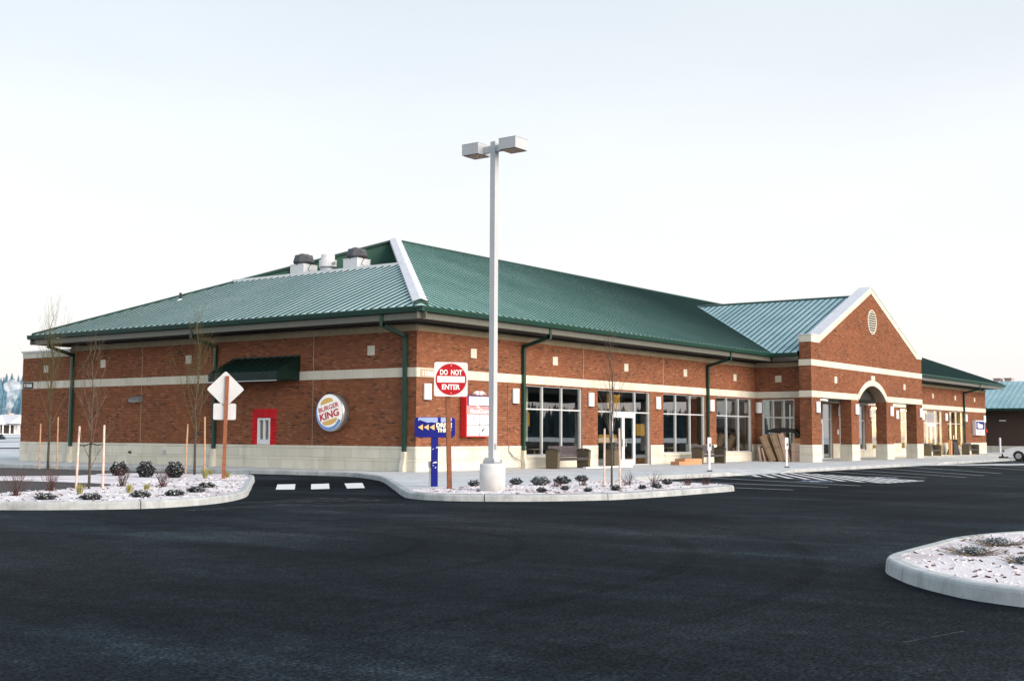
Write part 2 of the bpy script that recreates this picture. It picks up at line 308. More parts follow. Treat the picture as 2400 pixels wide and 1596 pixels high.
def spline(pts, step=.35, closed=False):
    out_ = []; nP = len(pts)
    for i in range(nP if closed else nP-1):
        p0 = Vector(pts[(i-1) % nP if closed else max(i-1,0)]); p1 = Vector(pts[i]); p2 = Vector(pts[(i+1) % nP]); p3 = Vector(pts[(i+2) % nP if closed else min(i+2,nP-1)])
        k = max(2, int((p2-p1).length/step))
        for q in range(k):
            t = q/k; out_.append(.5*((2*p1)+(p2-p0)*t+(2*p0-5*p1+4*p2-p3)*t*t+(3*p1-p0-3*p2+p3)*t**3))
    if not closed: out_.append(Vector(pts[-1]))
    return out_
def kerb(path, inner, parent, hfun=None, seg=3.0, w=.16, H=.16, closed=False):
    """kerb pieces along path (outer bottom edge); inner=+1 when the bed lies to the left of travel"""
    P = [Vector((p[0], p[1])) for p in path]; nP = len(P)
    T = []
    for i in range(nP):
        a = P[(i-1) % nP] if closed else P[max(i-1,0)]; c = P[(i+1) % nP] if closed else P[min(i+1,nP-1)]; T.append((c-a).normalized())
    def ring(p, t, s):
        nrm = Vector((-t.y, t.x))*inner; h = (hfun(p) if hfun else H)
        prof = [(0,0),(.012,h*.72),(.022,h*.9),(.045,h),(w,h),(w,-.02)]
        return [(p.x+nrm.x*a, p.y+nrm.y*a, z) for a, z in prof]
    acc = 0; cur = []; pieces = []
    idx = list(range(nP)) + ([0] if closed else [])
    for j, i in enumerate(idx):
        if j: acc += (P[i]-P[idx[j-1]]).length
        cur.append((P[i], T[i]))
        if acc >= seg and j < len(idx)-1: pieces.append(cur); cur = [(P[i], T[i])]; acc = 0
    if len(cur) > 1: pieces.append(cur)
    for c in pieces:
        m_ = MB(); k = 0
        c = [(p, t) for p, t in c]; g_ = .011
        c[0] = (c[0][0]+c[0][1]*g_, c[0][1]); c[-1] = (c[-1][0]-c[-1][1]*g_, c[-1][1])
        R_ = [ring(p, t, 0) for p, t in c]
        for r in R_: m_.v += r
        nn = len(R_[0])
        for i in range(len(R_)-1):
            for q in range(nn-1):
                f = (i*nn+q, i*nn+q+1, (i+1)*nn+q+1, (i+1)*nn+q); m_.f.append(f if inner < 0 else f[::-1])
        m_.f.append(tuple(range(nn))); m_.f.append(tuple(range((len(R_)-1)*nn, len(R_)*nn))[::-1])
        m_.build('kerb_segment', 'kerb_concrete', parent)
def offset(path, d):
    P = [Vector((p[0], p[1])) for p in path]; o_ = []
    for i in range(len(P)):
        t = (P[min(i+1,len(P)-1)]-P[max(i-1,0)]).normalized(); o_.append(P[i]+Vector((-t.y,t.x))*d)
    return o_

# --- left island
lp = spline([(-24,-1),(-22.5,-4),(-20.6,-6.4),(-19.7,-7.5),(-18.7,-8.3),(-17.76,-8.62),(-16.05,-8.2),(-14.1,-6.85),(-11.79,-4.45),(-9.1,-1.55),(-6.7,1.05),(-5.75,2.4),(-5.5,3.4),(-5.6,6),(-6.0,10),(-6.4,14),(-7.4,20),(-9,27),(-12,38)])
isl = struct(sheet('planting_island', [tuple(p) for p in offset(lp, .15)] + [(-60,38),(-60,8)], .125, 'dark_mulch'))
kerb(lp, 1, isl)
front = [p for p in offset(lp, .155) if p.y < 3.6]
back = [(-5.9,3.9),(-6.6,5.2),(-8.0,6.6),(-10.2,5.7),(-12.2,6.7),(-16,9),(-20,12),(-17.5,6.9),(-14.2,3.6),(-13.6,1.9),(-13.45,.2),(-13.4,-.8),(-14.2,-1.6),(-15.9,-2.35),(-17.6,-2.95),(-19,-2.6),(-23,.6)]
bl = spline(back, .4); fz = random.Random(3)
fb = sheet('frosted_bed', [tuple(p) for p in front] + [(p.x+fz.uniform(-.13,.13), p.y+fz.uniform(-.16,.16)) for p in bl], .135, 'frosted_mulch', isl)
# --- middle bed and walk along the building
mp_ = spline([(-6.5,48),(-5.2,30),(-4.3,20),(-3.5,16.5),(-3.05,13),(-2.5,8),(-1.9,3.6),(-1.95,1.5),(-2.9,-.3),(-4.6,-2.55),(-8.36,-6.4),(-10.9,-8.95),(-11.75,-9.95),(-12.02,-10.9),(-11.75,-11.8),(-11.0,-12.75),(-10.25,-13.3),(-9.2,-13.85),(-8.0,-14.02),(-6.5,-14.08),(-3.5,-14.05),(-2.75,-13.95),(-2.2,-13.5),(-1.95,-12.7),(-1.6,-11.5),(-.9,-9.9),(.4,-8.85),(2.6,-8.36),(5,-8.3)], .3)
RAMPS = [(10.0, 13.0), (29.6, 33.4)]
def walk_h(p):
    h = .15
    for a, c in RAMPS:
        if a-1.4 < p.x < c+1.4 and p.y < -8:
            if a <= p.x <= c: h = .012
            else: d = (a-p.x if p.x < a else p.x-c)/1.4; h = min(h, .012+.138*d)
    return h
wk = [Vector((5+i*.35, -8.3)) for i in range(1, 240)]
full = mp_ + wk
walkpts = [tuple(p) for p in offset(mp_, .15)]
rx0, rx1 = RAMPS[0]; qx0, qx1 = RAMPS[1]
edge = [(rx0-1.4,-8.16),(rx0,-6.6),(rx1,-6.6),(rx1+1.4,-8.16),(qx0-1.4,-8.16),(qx0,-6.6),(qx1,-6.6),(qx1+1.4,-8.16),(88,-8.16)]
walk = struct(sheet('sidewalk', walkpts + edge + [(88,3),(75.2,3),(75.2,48)], .15, 'concrete'))
kerb(full, 1, walk, walk_h)
for a, c in RAMPS:
    MB().poly([(a-1.4,-8.16,.15),(a,-8.16,.016),(a,-6.6,.15)]).poly([(a,-8.16,.016),(c,-8.16,.016),(c,-6.6,.15),(a,-6.6,.15)]).poly([(c,-8.16,.016),(c+1.4,-8.16,.15),(c,-6.6,.15)]).build('kerb_ramp', 'concrete', walk)
for i in range(25):   # walk joints
    x = 1.5+i*3; boxpart('walk_joint', 'dark_mulch', (x, -8.1, .1515), (x+.012, -.1, .153), walk) if not any(a-.2 < x < c+.2 for a, c in RAMPS) else None
bedf = [p for p in offset(mp_, .165) if p.y < -8.95 and p.x < -.9]
bb = spline([(-1.15,-9.35),(-3,-8.95),(-5.5,-8.85),(-7.5,-8.75),(-9.2,-8.75),(-10.4,-9.0)], .4)
mb_bed = struct(sheet('planting_bed', [tuple(p) for p in bedf] + [(p.x, p.y+fz.uniform(-.07,.07)) for p in bb], .158, 'frosted_mulch'))
# --- right island near the camera
rp = spline([(-14.6,-24.55),(-15.4,-24.2),(-16.2,-24.0),(-16.9,-23.94),(-18.0,-23.98),(-19.0,-24.02),(-19.7,-24.08),(-20.2,-24.25),(-20.62,-24.5),(-21.0,-24.75),(-21.35,-25.05),(-21.78,-25.5),(-22.0,-25.9),(-22.1,-26.4),(-22.0,-27.5),(-21.7,-29.5),(-21.0,-31.2),(-19.5,-32.2),(-17.5,-32.3),(-15.8,-31.6),(-14.6,-30),(-13.8,-28),(-13.4,-26.3),(-13.7,-25.1)], .2, True); rp.append(rp[0].copy())
risl = struct(sheet('planting_island', [tuple(p) for p in offset(rp, .15)], .145, 'frosted_mulch'))
kerb(rp, 1, risl, seg=2.1)
def chips(name, poly, cnt, z, mat, seed, parent, big=1.):
    r = random.Random(seed); xs = [p[0] for p in poly]; ys = [p[1] for p in poly]; m_ = MB(); k = 0
    while k < cnt:
        x = r.uniform(min(xs), max(xs)); y = r.uniform(min(ys), max(ys)); ins = False; j = len(poly)-1
        for i in range(len(poly)):
            if ((poly[i][1] > y) != (poly[j][1] > y)) and x < (poly[j][0]-poly[i][0])*(y-poly[i][1])/(poly[j][1]-poly[i][1])+poly[i][0]: ins = not ins
            j = i
        if not ins: continue
        k += 1; ln = r.uniform(.03,.09)*big; w = r.uniform(.01,.025)*big*(.5 if mat == 'bark_chip' else 1); M = Matrix.Translation((x,y,z+r.uniform(.0,.012))) @ Matrix.Rotation(r.uniform(0,6.3),4,'Z') @ Matrix.Rotation(r.uniform(-.4,.4),4,'Y')
        m_.box((-ln/2,-w/2,-.006),(ln/2,w/2,.008), M)
    return stuff(m_.build(name, mat, parent))
rpoly = [tuple(p) for p in offset(rp, .2)]
chips('bark_chips', rpoly, 420, .148, 'bark_chip', 1, risl, 1.0); chips('bark_chips', rpoly, 1500, .143, 'frosty_chip', 2, risl, .9)
mpoly = [tuple(p) for p in offset(mp_, .2) if p.y < -9 and p.x < -1.2]
chips('bark_chips', mpoly, 260, .162, 'bark_chip', 3, mb_bed, 1.1); chips('bark_chips', mpoly, 400, .158, 'frosty_chip', 4, mb_bed, 1.2)
lpoly = [tuple(p) for p in offset(lp, .22) if p.y < 3] + [(-13.4,-.8),(-16,-2.4),(-19,-2.7)]
chips('bark_chips', lpoly, 280, .139, 'bark_chip', 5, isl, 1.1); chips('bark_chips', lpoly, 500, .135, 'frosty_chip', 6, isl, 1.2)

# --- painted marks
def strip(name, a, c, w, mat, z=.004):
    a = Vector(a); c = Vector(c); t = (c-a).normalized(); q = Vector((-t.y,t.x))*w/2
    return sheet(name, [tuple(a+q), tuple(c+q), tuple(c-q), tuple(a-q)], z, mat, lot)
for quad in ([(-8.36,-1.8),(-7.79,-1.97),(-10.29,-4.55),(-10.69,-4.24)], [(-7.47,-2.31),(-6.82,-2.41),(-9.36,-4.95),(-9.93,-4.81)], [(-6.43,-2.68),(-5.75,-2.79),(-8.33,-5.31),(-8.91,-5.18)]):
    c0 = Vector((sum(q[0] for q in quad)/4, sum(q[1] for q in quad)/4)); sheet('stop_bar', quad[::-1], .004, 'paint_white', lot)
for a, c in (((-.88,-13.03),(-1.06,-14.95)), ((2.6,-8.9),(1.37,-15.0)), ((6.28,-8.6),(3.09,-15.34)), ((17.3,-8.6),(11.84,-14.6)), ((20.2,-8.6),(13.63,-15.55)), ((24,-8.6),(16.28,-15.47)), ((28,-8.6),(19.84,-15.22)), ((34.5,-8.5),(25.5,-15.4)), ((38.5,-8.5),(29,-15.4)), ((42.5,-8.5),(32.5,-15.4)), ((46.5,-8.5),(36,-15.4))):
    strip('stall_line', a, c, .11, 'paint_worn')
TL, TR, BR, BL = Vector((8.9,-8.5)), Vector((14.2,-8.5)), Vector((8.95,-15.45)), Vector((5.75,-15.2))
strip('hatch_border', TL, BL, .11, 'paint_worn'); strip('hatch_border', TR, BR, .11, 'paint_worn'); strip('hatch_border', BL, BR, .11, 'paint_white', .0045)
for i in range(14):
    s0 = -.66+i*.118; t0 = max(0, -s0/.7); t1 = min(1, (1-s0)/.7)
    if t1-t0 < .06: continue
    def hp_(t_): sv = s0+.7*t_; return TR.lerp(BR, sv).lerp(TL.lerp(BL, sv), t_)
    strip('hatch_stripe', hp_(t0), hp_(t1), .17, 'paint_white')
for cx, cy in ((5.6,-12.9), (11.1,-13.2)):
    t = Vector((-.43,-.90)); q = Vector((-t.y,t.x)); P = Vector((cx,cy))
    sheet('access_symbol', [tuple(P+t*.62+q*.5), tuple(P+t*.62-q*.5), tuple(P-t*.62-q*.5), tuple(P-t*.62+q*.5)], .004, 'paint_blue', lot)
    mm = MB()
    for k in range(18):
        a0, a1 = 2*math.pi*k/24+.6, 2*math.pi*(k+1)/24+.6
        mm.poly([(*(P+t*(.25+.30*math.cos(a0))+q*.30*math.sin(a0)), .008), (*(P+t*(.25+.30*math.cos(a1))+q*.30*math.sin(a1)), .008), (*(P+t*(.25+.38*math.cos(a1))+q*.38*math.sin(a1)), .008), (*(P+t*(.25+.38*math.cos(a0))+q*.38*math.sin(a0)), .008)])
    mm.poly([(*(P-t*.35-q*.06), .008), (*(P-t*.35+q*.06), .008), (*(P+t*.2+q*.06), .008), (*(P+t*.2-q*.06), .008)]); mm.poly([(*(P-t*.66-q*.09), .008), (*(P-t*.66+q*.09), .008), (*(P-t*.46+q*.09), .008), (*(P-t*.46-q*.09), .008)])
    mm.build('access_figure', 'paint_white', lot)
sheet('crossing_slab', [(31.5,-8.35),(35.5,-8.35),(44,-12.2),(60,-20),(50,-20),(38,-13.2)], .004, 'concrete', lot)
# scrapes and tyre marks
def ribbon(pts, w, mat, name, seed, z=.003):
    P = spline(pts, .3); r = random.Random(seed); m_ = MB(); Lp = []; Rp = []
    for i, p in enumerate(P):
        t = (P[min(i+1,len(P)-1)]-P[max(i-1,0)]).normalized(); q = Vector((-t.y,t.x)); ww = w*math.sin(math.pi*(i+.4)/(len(P)))**.5*r.uniform(.4,1)
        Lp.append(p+q*ww/2); Rp.append(p-q*ww/2)
    for i in range(len(P)-1):
        m_.poly([(*Lp[i],z),(*Lp[i+1],z),(*Rp[i+1],z),(*Rp[i],z)])
    m_.build(name, mat, lot)
for i, (pts, w) in enumerate([([(-15.6,-8.4),(-14,-8.6),(-12.6,-9.3)],.5), ([(-14.9,-8.9),(-13.6,-9.4),(-12.7,-10.2)],.6), ([(-18.2,-9.7),(-16.2,-9.6),(-14.4,-9.9)],.35), ([(-14.1,-8.0),(-13.0,-8.4),(-12.2,-9.0)],.35), ([(-24.6,-25.9),(-23.8,-26.1)],.07), ([(-16,-9.9),(-13.5,-11.4)],.3)]):
    ribbon(pts, w, 'asphalt_scrape', 'scrape_mark', i)
for i, (pts, w) in enumerate([([(-19.6,-15.2),(-20.3,-17.5),(-22.0,-18.6),(-24,-18.6)],.3), ([(-18.2,-15.6),(-19.2,-18.4),(-21.5,-19.9),(-24,-20.3)],.3), ([(-15.5,-17.5),(-18.2,-20.6),(-22,-22.4),(-27,-22.6)],.34), ([(-14.2,-18.3),(-17.4,-21.9),(-21.8,-23.9),(-27,-24.2)],.34), ([(2,-20),(-8,-18.5),(-20,-12.5),(-30,-3)],.34), ([(2,-21.5),(-8,-20),(-20.8,-13.9),(-30.8,-4.5)],.34)]):
    ribbon(pts, w, 'tyre_mark', 'tyre_mark', 20+i, .003+.0004*i)

# ------------------------------------------------------------------ store building
ZB, ZT, Z1, Z2, Z3, ZS = .15, 1.07, 3.60, 3.95, 5.285, 5.56
LX, LY = 74.66, 25.2
bld = tag(empty('store_building'), 'long brick store building with green standing seam hip roof and arched gable entrance', 'building')
BM, BW = .2032, .0677
def ivals(rng, holes):
    """subtract hole intervals from rng"""
    out_ = [rng]
    for h0, h1 in holes:
        nx = []
        for a, c in out_:
            if h1 <= a or h0 >= c: nx.append((a, c))
            else:
                if h0 > a: nx.append((a, h0))
                if h1 < c: nx.append((h1, c))
        out_ = nx
    return [(a, c) for a, c in out_ if c-a > .02]
def brickwork(parent, mp, zones, holes, seed, name='brickwork'):
    """mp(u,z,d)->world. zones: (z0,z1,fn(z)->(u0,u1)). holes: fn(z)->[(u0,u1)]"""
    r = random.Random(seed); V = []; F = []; tone = []
    for z0, z1, ur in zones:
        nC = max(1, round((z1-z0)/BW)); ch = (z1-z0)/nC
        for c in range(nC):
            za = z0+c*ch+.005; zb_ = z0+(c+1)*ch-.005; zm = (za+zb_)/2; off = BM/2 if c % 2 else 0
            for a, b_ in ivals(ur(zm), holes(zm)):
                k = math.floor((a-off)/BM)
                while True:
                    u0 = max(a, off+k*BM)+.005; u1 = min(b_, off+(k+1)*BM)-.005; k += 1
                    if u0 > b_: break
                    if u1-u0 < .02: continue
                    i = len(V); dd = r.uniform(-.0015,.0015)
                    V += [mp(u0,za,dd),mp(u1,za,dd),mp(u1,zb_,dd),mp(u0,zb_,dd),mp(u0,za,-.03),mp(u1,za,-.03),mp(u1,zb_,-.03),mp(u0,zb_,-.03)]
                    F += [(i,i+1,i+2,i+3),(i+4,i+5,i+1,i),(i+3,i+2,i+6,i+7),(i+4,i,i+3,i+7),(i+1,i+5,i+6,i+2)]
                    q = r.random(); cl_ = .055+.06*math.sin(u0*1.9+seed)*math.sin(zm*4.3+u0*.7+seed); t = r.uniform(0,.16) if q < cl_ else (r.uniform(.2,.75) if q < .8 else r.uniform(.7,1)); tone += [t]*5
    me = bpy.data.meshes.new(name); me.from_pydata(V, [], F); me.materials.append(MATS['brick'])
    at = me.attributes.new('tone', 'FLOAT', 'FACE'); at.data.foreach_set('value', tone)
    return stuff(link(name, me, parent))
def liner(name, mp, zr, ur, holes, parent, mat='mortar', d0=-.25, d1=-.008, dz=None):
    """wall core with openings"""
    m_ = MB()
    if dz: cuts = [zr[0]+i*dz for i in range(int((zr[1]-zr[0])/dz)+1)] + [zr[1]]
    else:
        cuts = sorted({zr[0], zr[1], *[z for h in holes for z in (h[2], h[3]) if zr[0] < z < zr[1]]})
    for a, c in zip(cuts[:-1], cuts[1:]):
        if c-a < 1e-4: continue
        zm = (a+c)/2
        hs = holes(zm) if callable(holes) else [(h[0],h[1]) for h in holes if h[2] < zm < h[3]]
        u = ur(zm) if callable(ur) else ur
        for u0, u1 in ivals(u, hs):
            P = [mp(u0,a,d0),mp(u1,a,d0),mp(u1,a,d1),mp(u0,a,d1),mp(u0,c,d0),mp(u1,c,d0),mp(u1,c,d1),mp(u0,c,d1)]; k = len(m_.v); m_.v += P
            m_.f += [tuple(k+i for i in q) for q in ((0,3,2,1),(4,5,6,7),(0,1,5,4),(1,2,6,5),(2,3,7,6),(3,0,4,7))]
    return m_.build(name, mat, parent)
def fm(y0): return lambda u, z, d: (u, y0-d, z)
def sm(x0): return lambda u, z, d: (x0-d, u, z)
def blocks(name, mp, u0, u1, z0, z1, w, parent, d=.022, stag=0., holes=()):
    for a, c in ivals((u0,u1), holes):
        n_ = max(1, round((c-a)/w)); ww = (c-a)/n_; cuts = [a+i*ww for i in range(n_+1)]
        if stag and n_ > 1: cuts = [a]+[a+(i+.5)*ww for i in range(n_)]+[c]
        for p, q in zip(cuts[:-1], cuts[1:]):
            A = mp(p+.004, z0+.004, -.03); B = mp(q-.004, z1-.004, d); lo = [min(A[i],B[i]) for i in range(3)]; hi = [max(A[i],B[i]) for i in range(3)]
            boxpart(name, 'trim_stone_shaded' if name == 'trim_block' else 'stone', lo, hi, parent)
BASE = ((.15,.51,.70,0),(.51,.618,1.4,1),(.618,.962,.70,1),(.962,1.07,1.4,0))
# ---- front wall
FW = fm(0.)
WIN = [(6.86,11.09,.63),(12.36,17.06,.15),(18.32,22.69,.63),(23.95,28.2,.63),(29.5,34.1,.63),(35.3,39.95,.15),(41.13,45.73,.63),(46.95,51.14,.63),(52.78,56.95,.63),(57.9,62.44,.15),(63.75,67.95,.63)]
fh = [(a,c,z,3.56) for a, c, z in WIN]
fwall = liner('wall', FW, (ZB, ZS), (.010, LX-.010), fh, bld)
hz = lambda z: [(a,c) for a,c,z0,z1 in fh if z0 < z < z1]
u_front = lambda z: (0, LX)
SQF = [3.37,8.98,14.82,20.56,26.16,60.26,65.98,71.4]
JNT = [11.2,18.33,56.4,69.9]
def fholes(z):
    h = hz(z)
    if 4.46 < z < 4.82: h = h + [(x-.18,x+.18) for x in SQF]
    if z > Z2: h = h + [(x-.012,x+.012) for x in JNT]
    return h
brickwork(fwall, FW, [(ZT,Z1,u_front),(Z2,Z3,u_front)], fholes, 1)
for z0, z1, w, st in BASE: blocks('stone_block' if w < 1 else 'stone_strip', FW, 0, LX, z0, z1, w, fwall, .03, st, [(a-.02 if z >= .2 else a, c+.02 if z >= .2 else c) for a,c,z in WIN if z < z1-.05])
blocks('band_block', FW, 0, LX, Z1, Z2, .68, fwall, .022)
blocks('trim_block', FW, 0, LX, Z3, 5.51, 1.0, fwall, .05)
for x in SQF: boxpart('accent_tile', 'stone', (x-.18, -.012, 4.46), (x+.18, .03, 4.82), fwall)
for x in JNT: boxpart('joint_strip', 'plate_tan', (x-.010, -.003, Z2), (x+.010, .02, Z3), fwall)
for x in (5.58, 73.2): boxpart('joint_strip', 'dark_mulch', (x-.012, -.004, ZT), (x+.012, .02, Z1), fwall)
# ---- side wall (drive through side)
SW = sm(0.)
swin = (7.65, 8.38, 1.07, 2.14)
swall = liner('wall', SW, (ZB, ZS), (.25, 21.3), [swin], bld)
SQS = [18.79, 12.8, 2.25]; JS = [5.29, 15.94]
def sholes(z):
    h = []
    if z < 2.51: h = h + [(7.30, 8.72)]
    if 4.46 < z < 4.82: h = h + [(y-.18,y+.18) for y in SQS]
    return h + [(y-.012,y+.012) for y in JS]
brickwork(swall, SW, [(ZT,Z1,lambda z:(0,21.28)),(Z2,Z3,lambda z:(0,21.28))], sholes, 2)
for z0, z1, w, st in BASE: blocks('stone_block' if w < 1 else 'stone_strip', SW, .0, 25.2, z0, z1, w, swall, .03, st)
blocks('band_block', SW, 0, 25.2, Z1, Z2, .70, swall, .022)
blocks('trim_block', SW, 0, 20.9, Z3, 5.51, 1.0, swall, .05)
for y in SQS: boxpart('accent_tile', 'stone', (-.012, y-.18, 4.46), (.03, y+.18, 4.82), swall)
for y in JS:
    for a, c in ((ZT,Z1),(Z2,Z3)): boxpart('joint_strip', 'plate_tan', (-.003, y-.010, a), (.02, y+.010, c), swall)
boxpart('joint_strip', 'plate_tan', (-.003, 21.29, ZT), (.02, 21.32, 5.0), swall)
# flat roofed rear wing
wwall = liner('wall', SW, (ZB, 5.05), (21.3, 25.2), [], bld)
brickwork(wwall, SW, [(ZT,Z1,lambda z:(21.33,25.2)),(Z2,5.07,lambda z:(21.33,25.2))], lambda z: [(23.07,23.42)] if 4.36 < z < 4.69 else [], 3)
boxpart('accent_tile', 'stone', (-.012, 23.07, 4.36), (.03, 23.42, 4.69), wwall)
blocks('band_block', SW, 21.3, 25.2, 5.07, 5.34, .8, wwall, .022)
boxpart('coping', 'galv', (-.06, 21.3, 5.345), (.35, 25.26, 5.43), wwall)
MB().box((.05,25.0,ZB),(12,25.2,5.3)).box((11.8,21.3,ZB),(12,25.2,5.3)).box((.1,21.3,5.1),(12,25.1,5.2)).build('wall', 'mortar', bld)
# rear and right walls
MB().box((0.3,20.7,ZB),(LX,20.95,ZS)).build('wall', 'mortar', bld)
rw = MB().box((LX-.3,.26,ZB),(LX-.01,20.9,ZS)).build('wall', 'mortar', bld)
# ---- windows
def window(x0, x1, z0, z1, mp, parent, mull, trans=2.575, panes=True, door=None, fw=.055):
    """aluminium shopfront: frame (part), mullions and panes (sub-parts)"""
    def bx(m_, u0,u1,za,zb_,d0,d1):
        A = mp(u0,za,d0); B = mp(u1,zb_,d1); m_.box([min(A[i],B[i]) for i in range(3)], [max(A[i],B[i]) for i in range(3)])
    m_ = MB(); D0, D1 = -.19, -.07
    bx(m_,x0,x0+fw,z0,z1,D0,D1); bx(m_,x1-fw,x1,z0,z1,D0,D1); bx(m_,x0+fw,x1-fw,z1-fw,z1,D0,D1); bx(m_,x0+fw,x1-fw,z0,z0+(fw if not door else .03),D0,D1)
    w_ = m_.build('window', 'alu_frame', parent)
    us = [x0+fw]+list(mull)+[x1-fw]
    for u in mull: q = MB(); bx(q,u-fw/2,u+fw/2,z0+fw,z1-fw,D0,D1-.002); q.build('mullion','alu_frame',w_)
    if trans:
        for i in range(len(us)-1):
            a = us[i]+(fw/2 if i else 0); c = us[i+1]-(fw/2 if i < len(us)-2 else 0); q = MB(); bx(q,a,c,trans-fw/2,trans+fw/2,D0,D1-.004); q.build('transom','alu_frame',w_)
    for i in range(len(us)-1):
        a = us[i]+(fw/2 if i else 0); c = us[i+1]-(fw/2 if i < len(us)-2 else 0)
        for za, zb_ in (((z0+.03,trans-fw/2),(trans+fw/2,z1-fw)) if trans else ((z0+fw,z1-fw),)):
            if door and i == door and za < 1: continue
            q = MB(); bx(q,a,c,za,zb_,-.135,-.13); q.build('pane','glass',w_)
    if door:
        a, c = us[door]+fw/2, us[door+1]-fw/2; mid = (a+c)/2
        for j, (p, s) in enumerate(((a,mid),(mid,c))):
            q = MB(); zt_ = trans-fw/2-.12; bx(q,p+.005,p+.10,z0+.02,zt_,-.17,-.08); bx(q,s-.10,s-.005,z0+.02,zt_,-.17,-.08); bx(q,p+.1,s-.1,zt_-.10,zt_,-.17,-.08); bx(q,p+.1,s-.1,z0+.02,z0+.26,-.17,-.08)
            d_ = q.build('door','white_metal',w_); 
            g_ = MB(); bx(g_,p+.1,s-.1,z0+.26,zt_-.10,-.13,-.125); g_.build('pane','glass',w_)
            h_ = MB(); hx = s-.16 if j == 0 else p+.16; bx(h_,hx-.015,hx+.015,z0+.85,z0+1.2,-.05,-.02); bx(h_,hx-.015,hx+.015,z0+.85,z0+.88,-.08,-.05); bx(h_,hx-.015,hx+.015,z0+1.17,z0+1.2,-.08,-.05); h_.build('handle','galv',w_)
            k_ = MB(); bx(k_,p+.1,s-.1,z0+1.02,z0+1.06,-.21,-.18); k_.build('push_bar','galv',w_)
        q = MB(); bx(q,a,c,trans-fw/2-.115,trans-fw/2-.002,-.18,-.075); q.build('door_header','white_metal',w_)
    return w_
def even(x0, x1, k): return [x0+(x1-x0)*i/k for i in range(1, k)]
WF = {0:(8.15,9.6), 1:(13.66,15.74), 2:(19.7,21.2), 3:(25.31,26.75), 5:(36.6,38.6), 9:(58.98,61.1), 10:(64.97,66.41)}
for i, (a, c, z) in enumerate(WIN):
    window(a, c, z+(.03 if z > .2 else 0), 3.56, FW, bld, WF.get(i, even(a,c,3)), door=1 if z < .2 else None)
    if z > .2:
        MB().prism([(a-.02,.0,z-.06),(a-.02,-.055,z-.06),(a-.02,-.055,z-.02),(a-.02,.0,z+.028)], (c-a+.04,0,0)).build('window_sill','stone',bld)
# ---- drive through window and red tiles
dm = MB(); mpS = SW
def sbox(m_, u0,u1,za,zb_,d0,d1):
    A = SW(u0,za,d0); B = SW(u1,zb_,d1); return m_.box([min(A[i],B[i]) for i in range(3)], [max(A[i],B[i]) for i in range(3)])
sbox(dm,7.655,7.72,1.08,2.13,-.12,.035); sbox(dm,8.31,8.375,1.08,2.13,-.12,.035); sbox(dm,7.72,8.31,2.05,2.13,-.12,.035); sbox(dm,7.72,8.31,1.08,1.28,-.12,.035); sbox(dm,7.985,8.045,1.28,2.05,-.12,.025)
dw = dm.build('drive_through_window','white_metal',bld)
for a, c in ((7.72,7.985),(8.045,8.31)): sbox(MB(),a,c,1.28,2.05,-.075,-.07).build('pane','glass',dw)
sbox(MB(),8.05,8.3,1.3,2.0,-.2,-.18).build('blind','wall_beige',dw)
sbox(MB(),7.3,7.65,ZT,2.51,-.02,-.004).box(*[(-.004+.008,8.38,ZT),(.02,8.72,2.51)]).box((.004,7.65,2.14),(.02,8.38,2.51)).build('tile_bed','grout',bld)
ty = [(7.30+i*.1775, 7.30+(i+1)*.1775) for i in range(8)]
for a, c in ty:
    for z0 in (2.325, 2.145): 
        boxpart('red_tile','tile_red',(-.012,a+.004,z0+.004),(.012,c-.004,z0+.178),bld)
for k in range(6):
    z0 = ZT+k*.1785
    for a, c in ((7.30,7.475),(7.475,7.65),(8.38,8.55),(8.55,8.72)): boxpart('red_tile','tile_red',(-.012,a+.004,z0+.004),(.012,c-.004,z0+.174),bld)
# ---- awning over the drive through window
aw = MB(); y0, y1 = 6.02, 10.02; X = -1.2
aw.prism([(-.01,y0,4.54),(X,y0,3.92),(X,y0,3.55),(-.01,y0,3.62)], (0,.03,0)); aw.prism([(-.01,y1-.03,4.54),(X,y1-.03,3.92),(X,y1-.03,3.55),(-.01,y1-.03,3.62)], (0,.03,0))
aw.box((X-.03,y0,3.56),(X,y1,3.90)); aw.box((-.03,y0,4.53),(.0,y1,4.6)); aw.box((X,y0,3.585),(-.01,y1,3.60))
awn = aw.build('awning','awning_metal',bld)
for k in range(10):
    a = y0+.035+k*.393; sl_ = MB().prism([(-.02,a,4.53),(X+.0,a,3.915),(X+.0,a,3.90),(-.02,a,4.515)], (0,.385,0)).prism([(-.02,a,4.575),(X,a,3.96),(X,a,3.917),(-.02,a,4.532)], (0,.03,0)); sl_.build('awning_panel','awning_metal',awn)
boxpart('drip_edge','galv',(X-.045,y0-.01,3.545),(X-.032,y1+.01,3.575),awn)

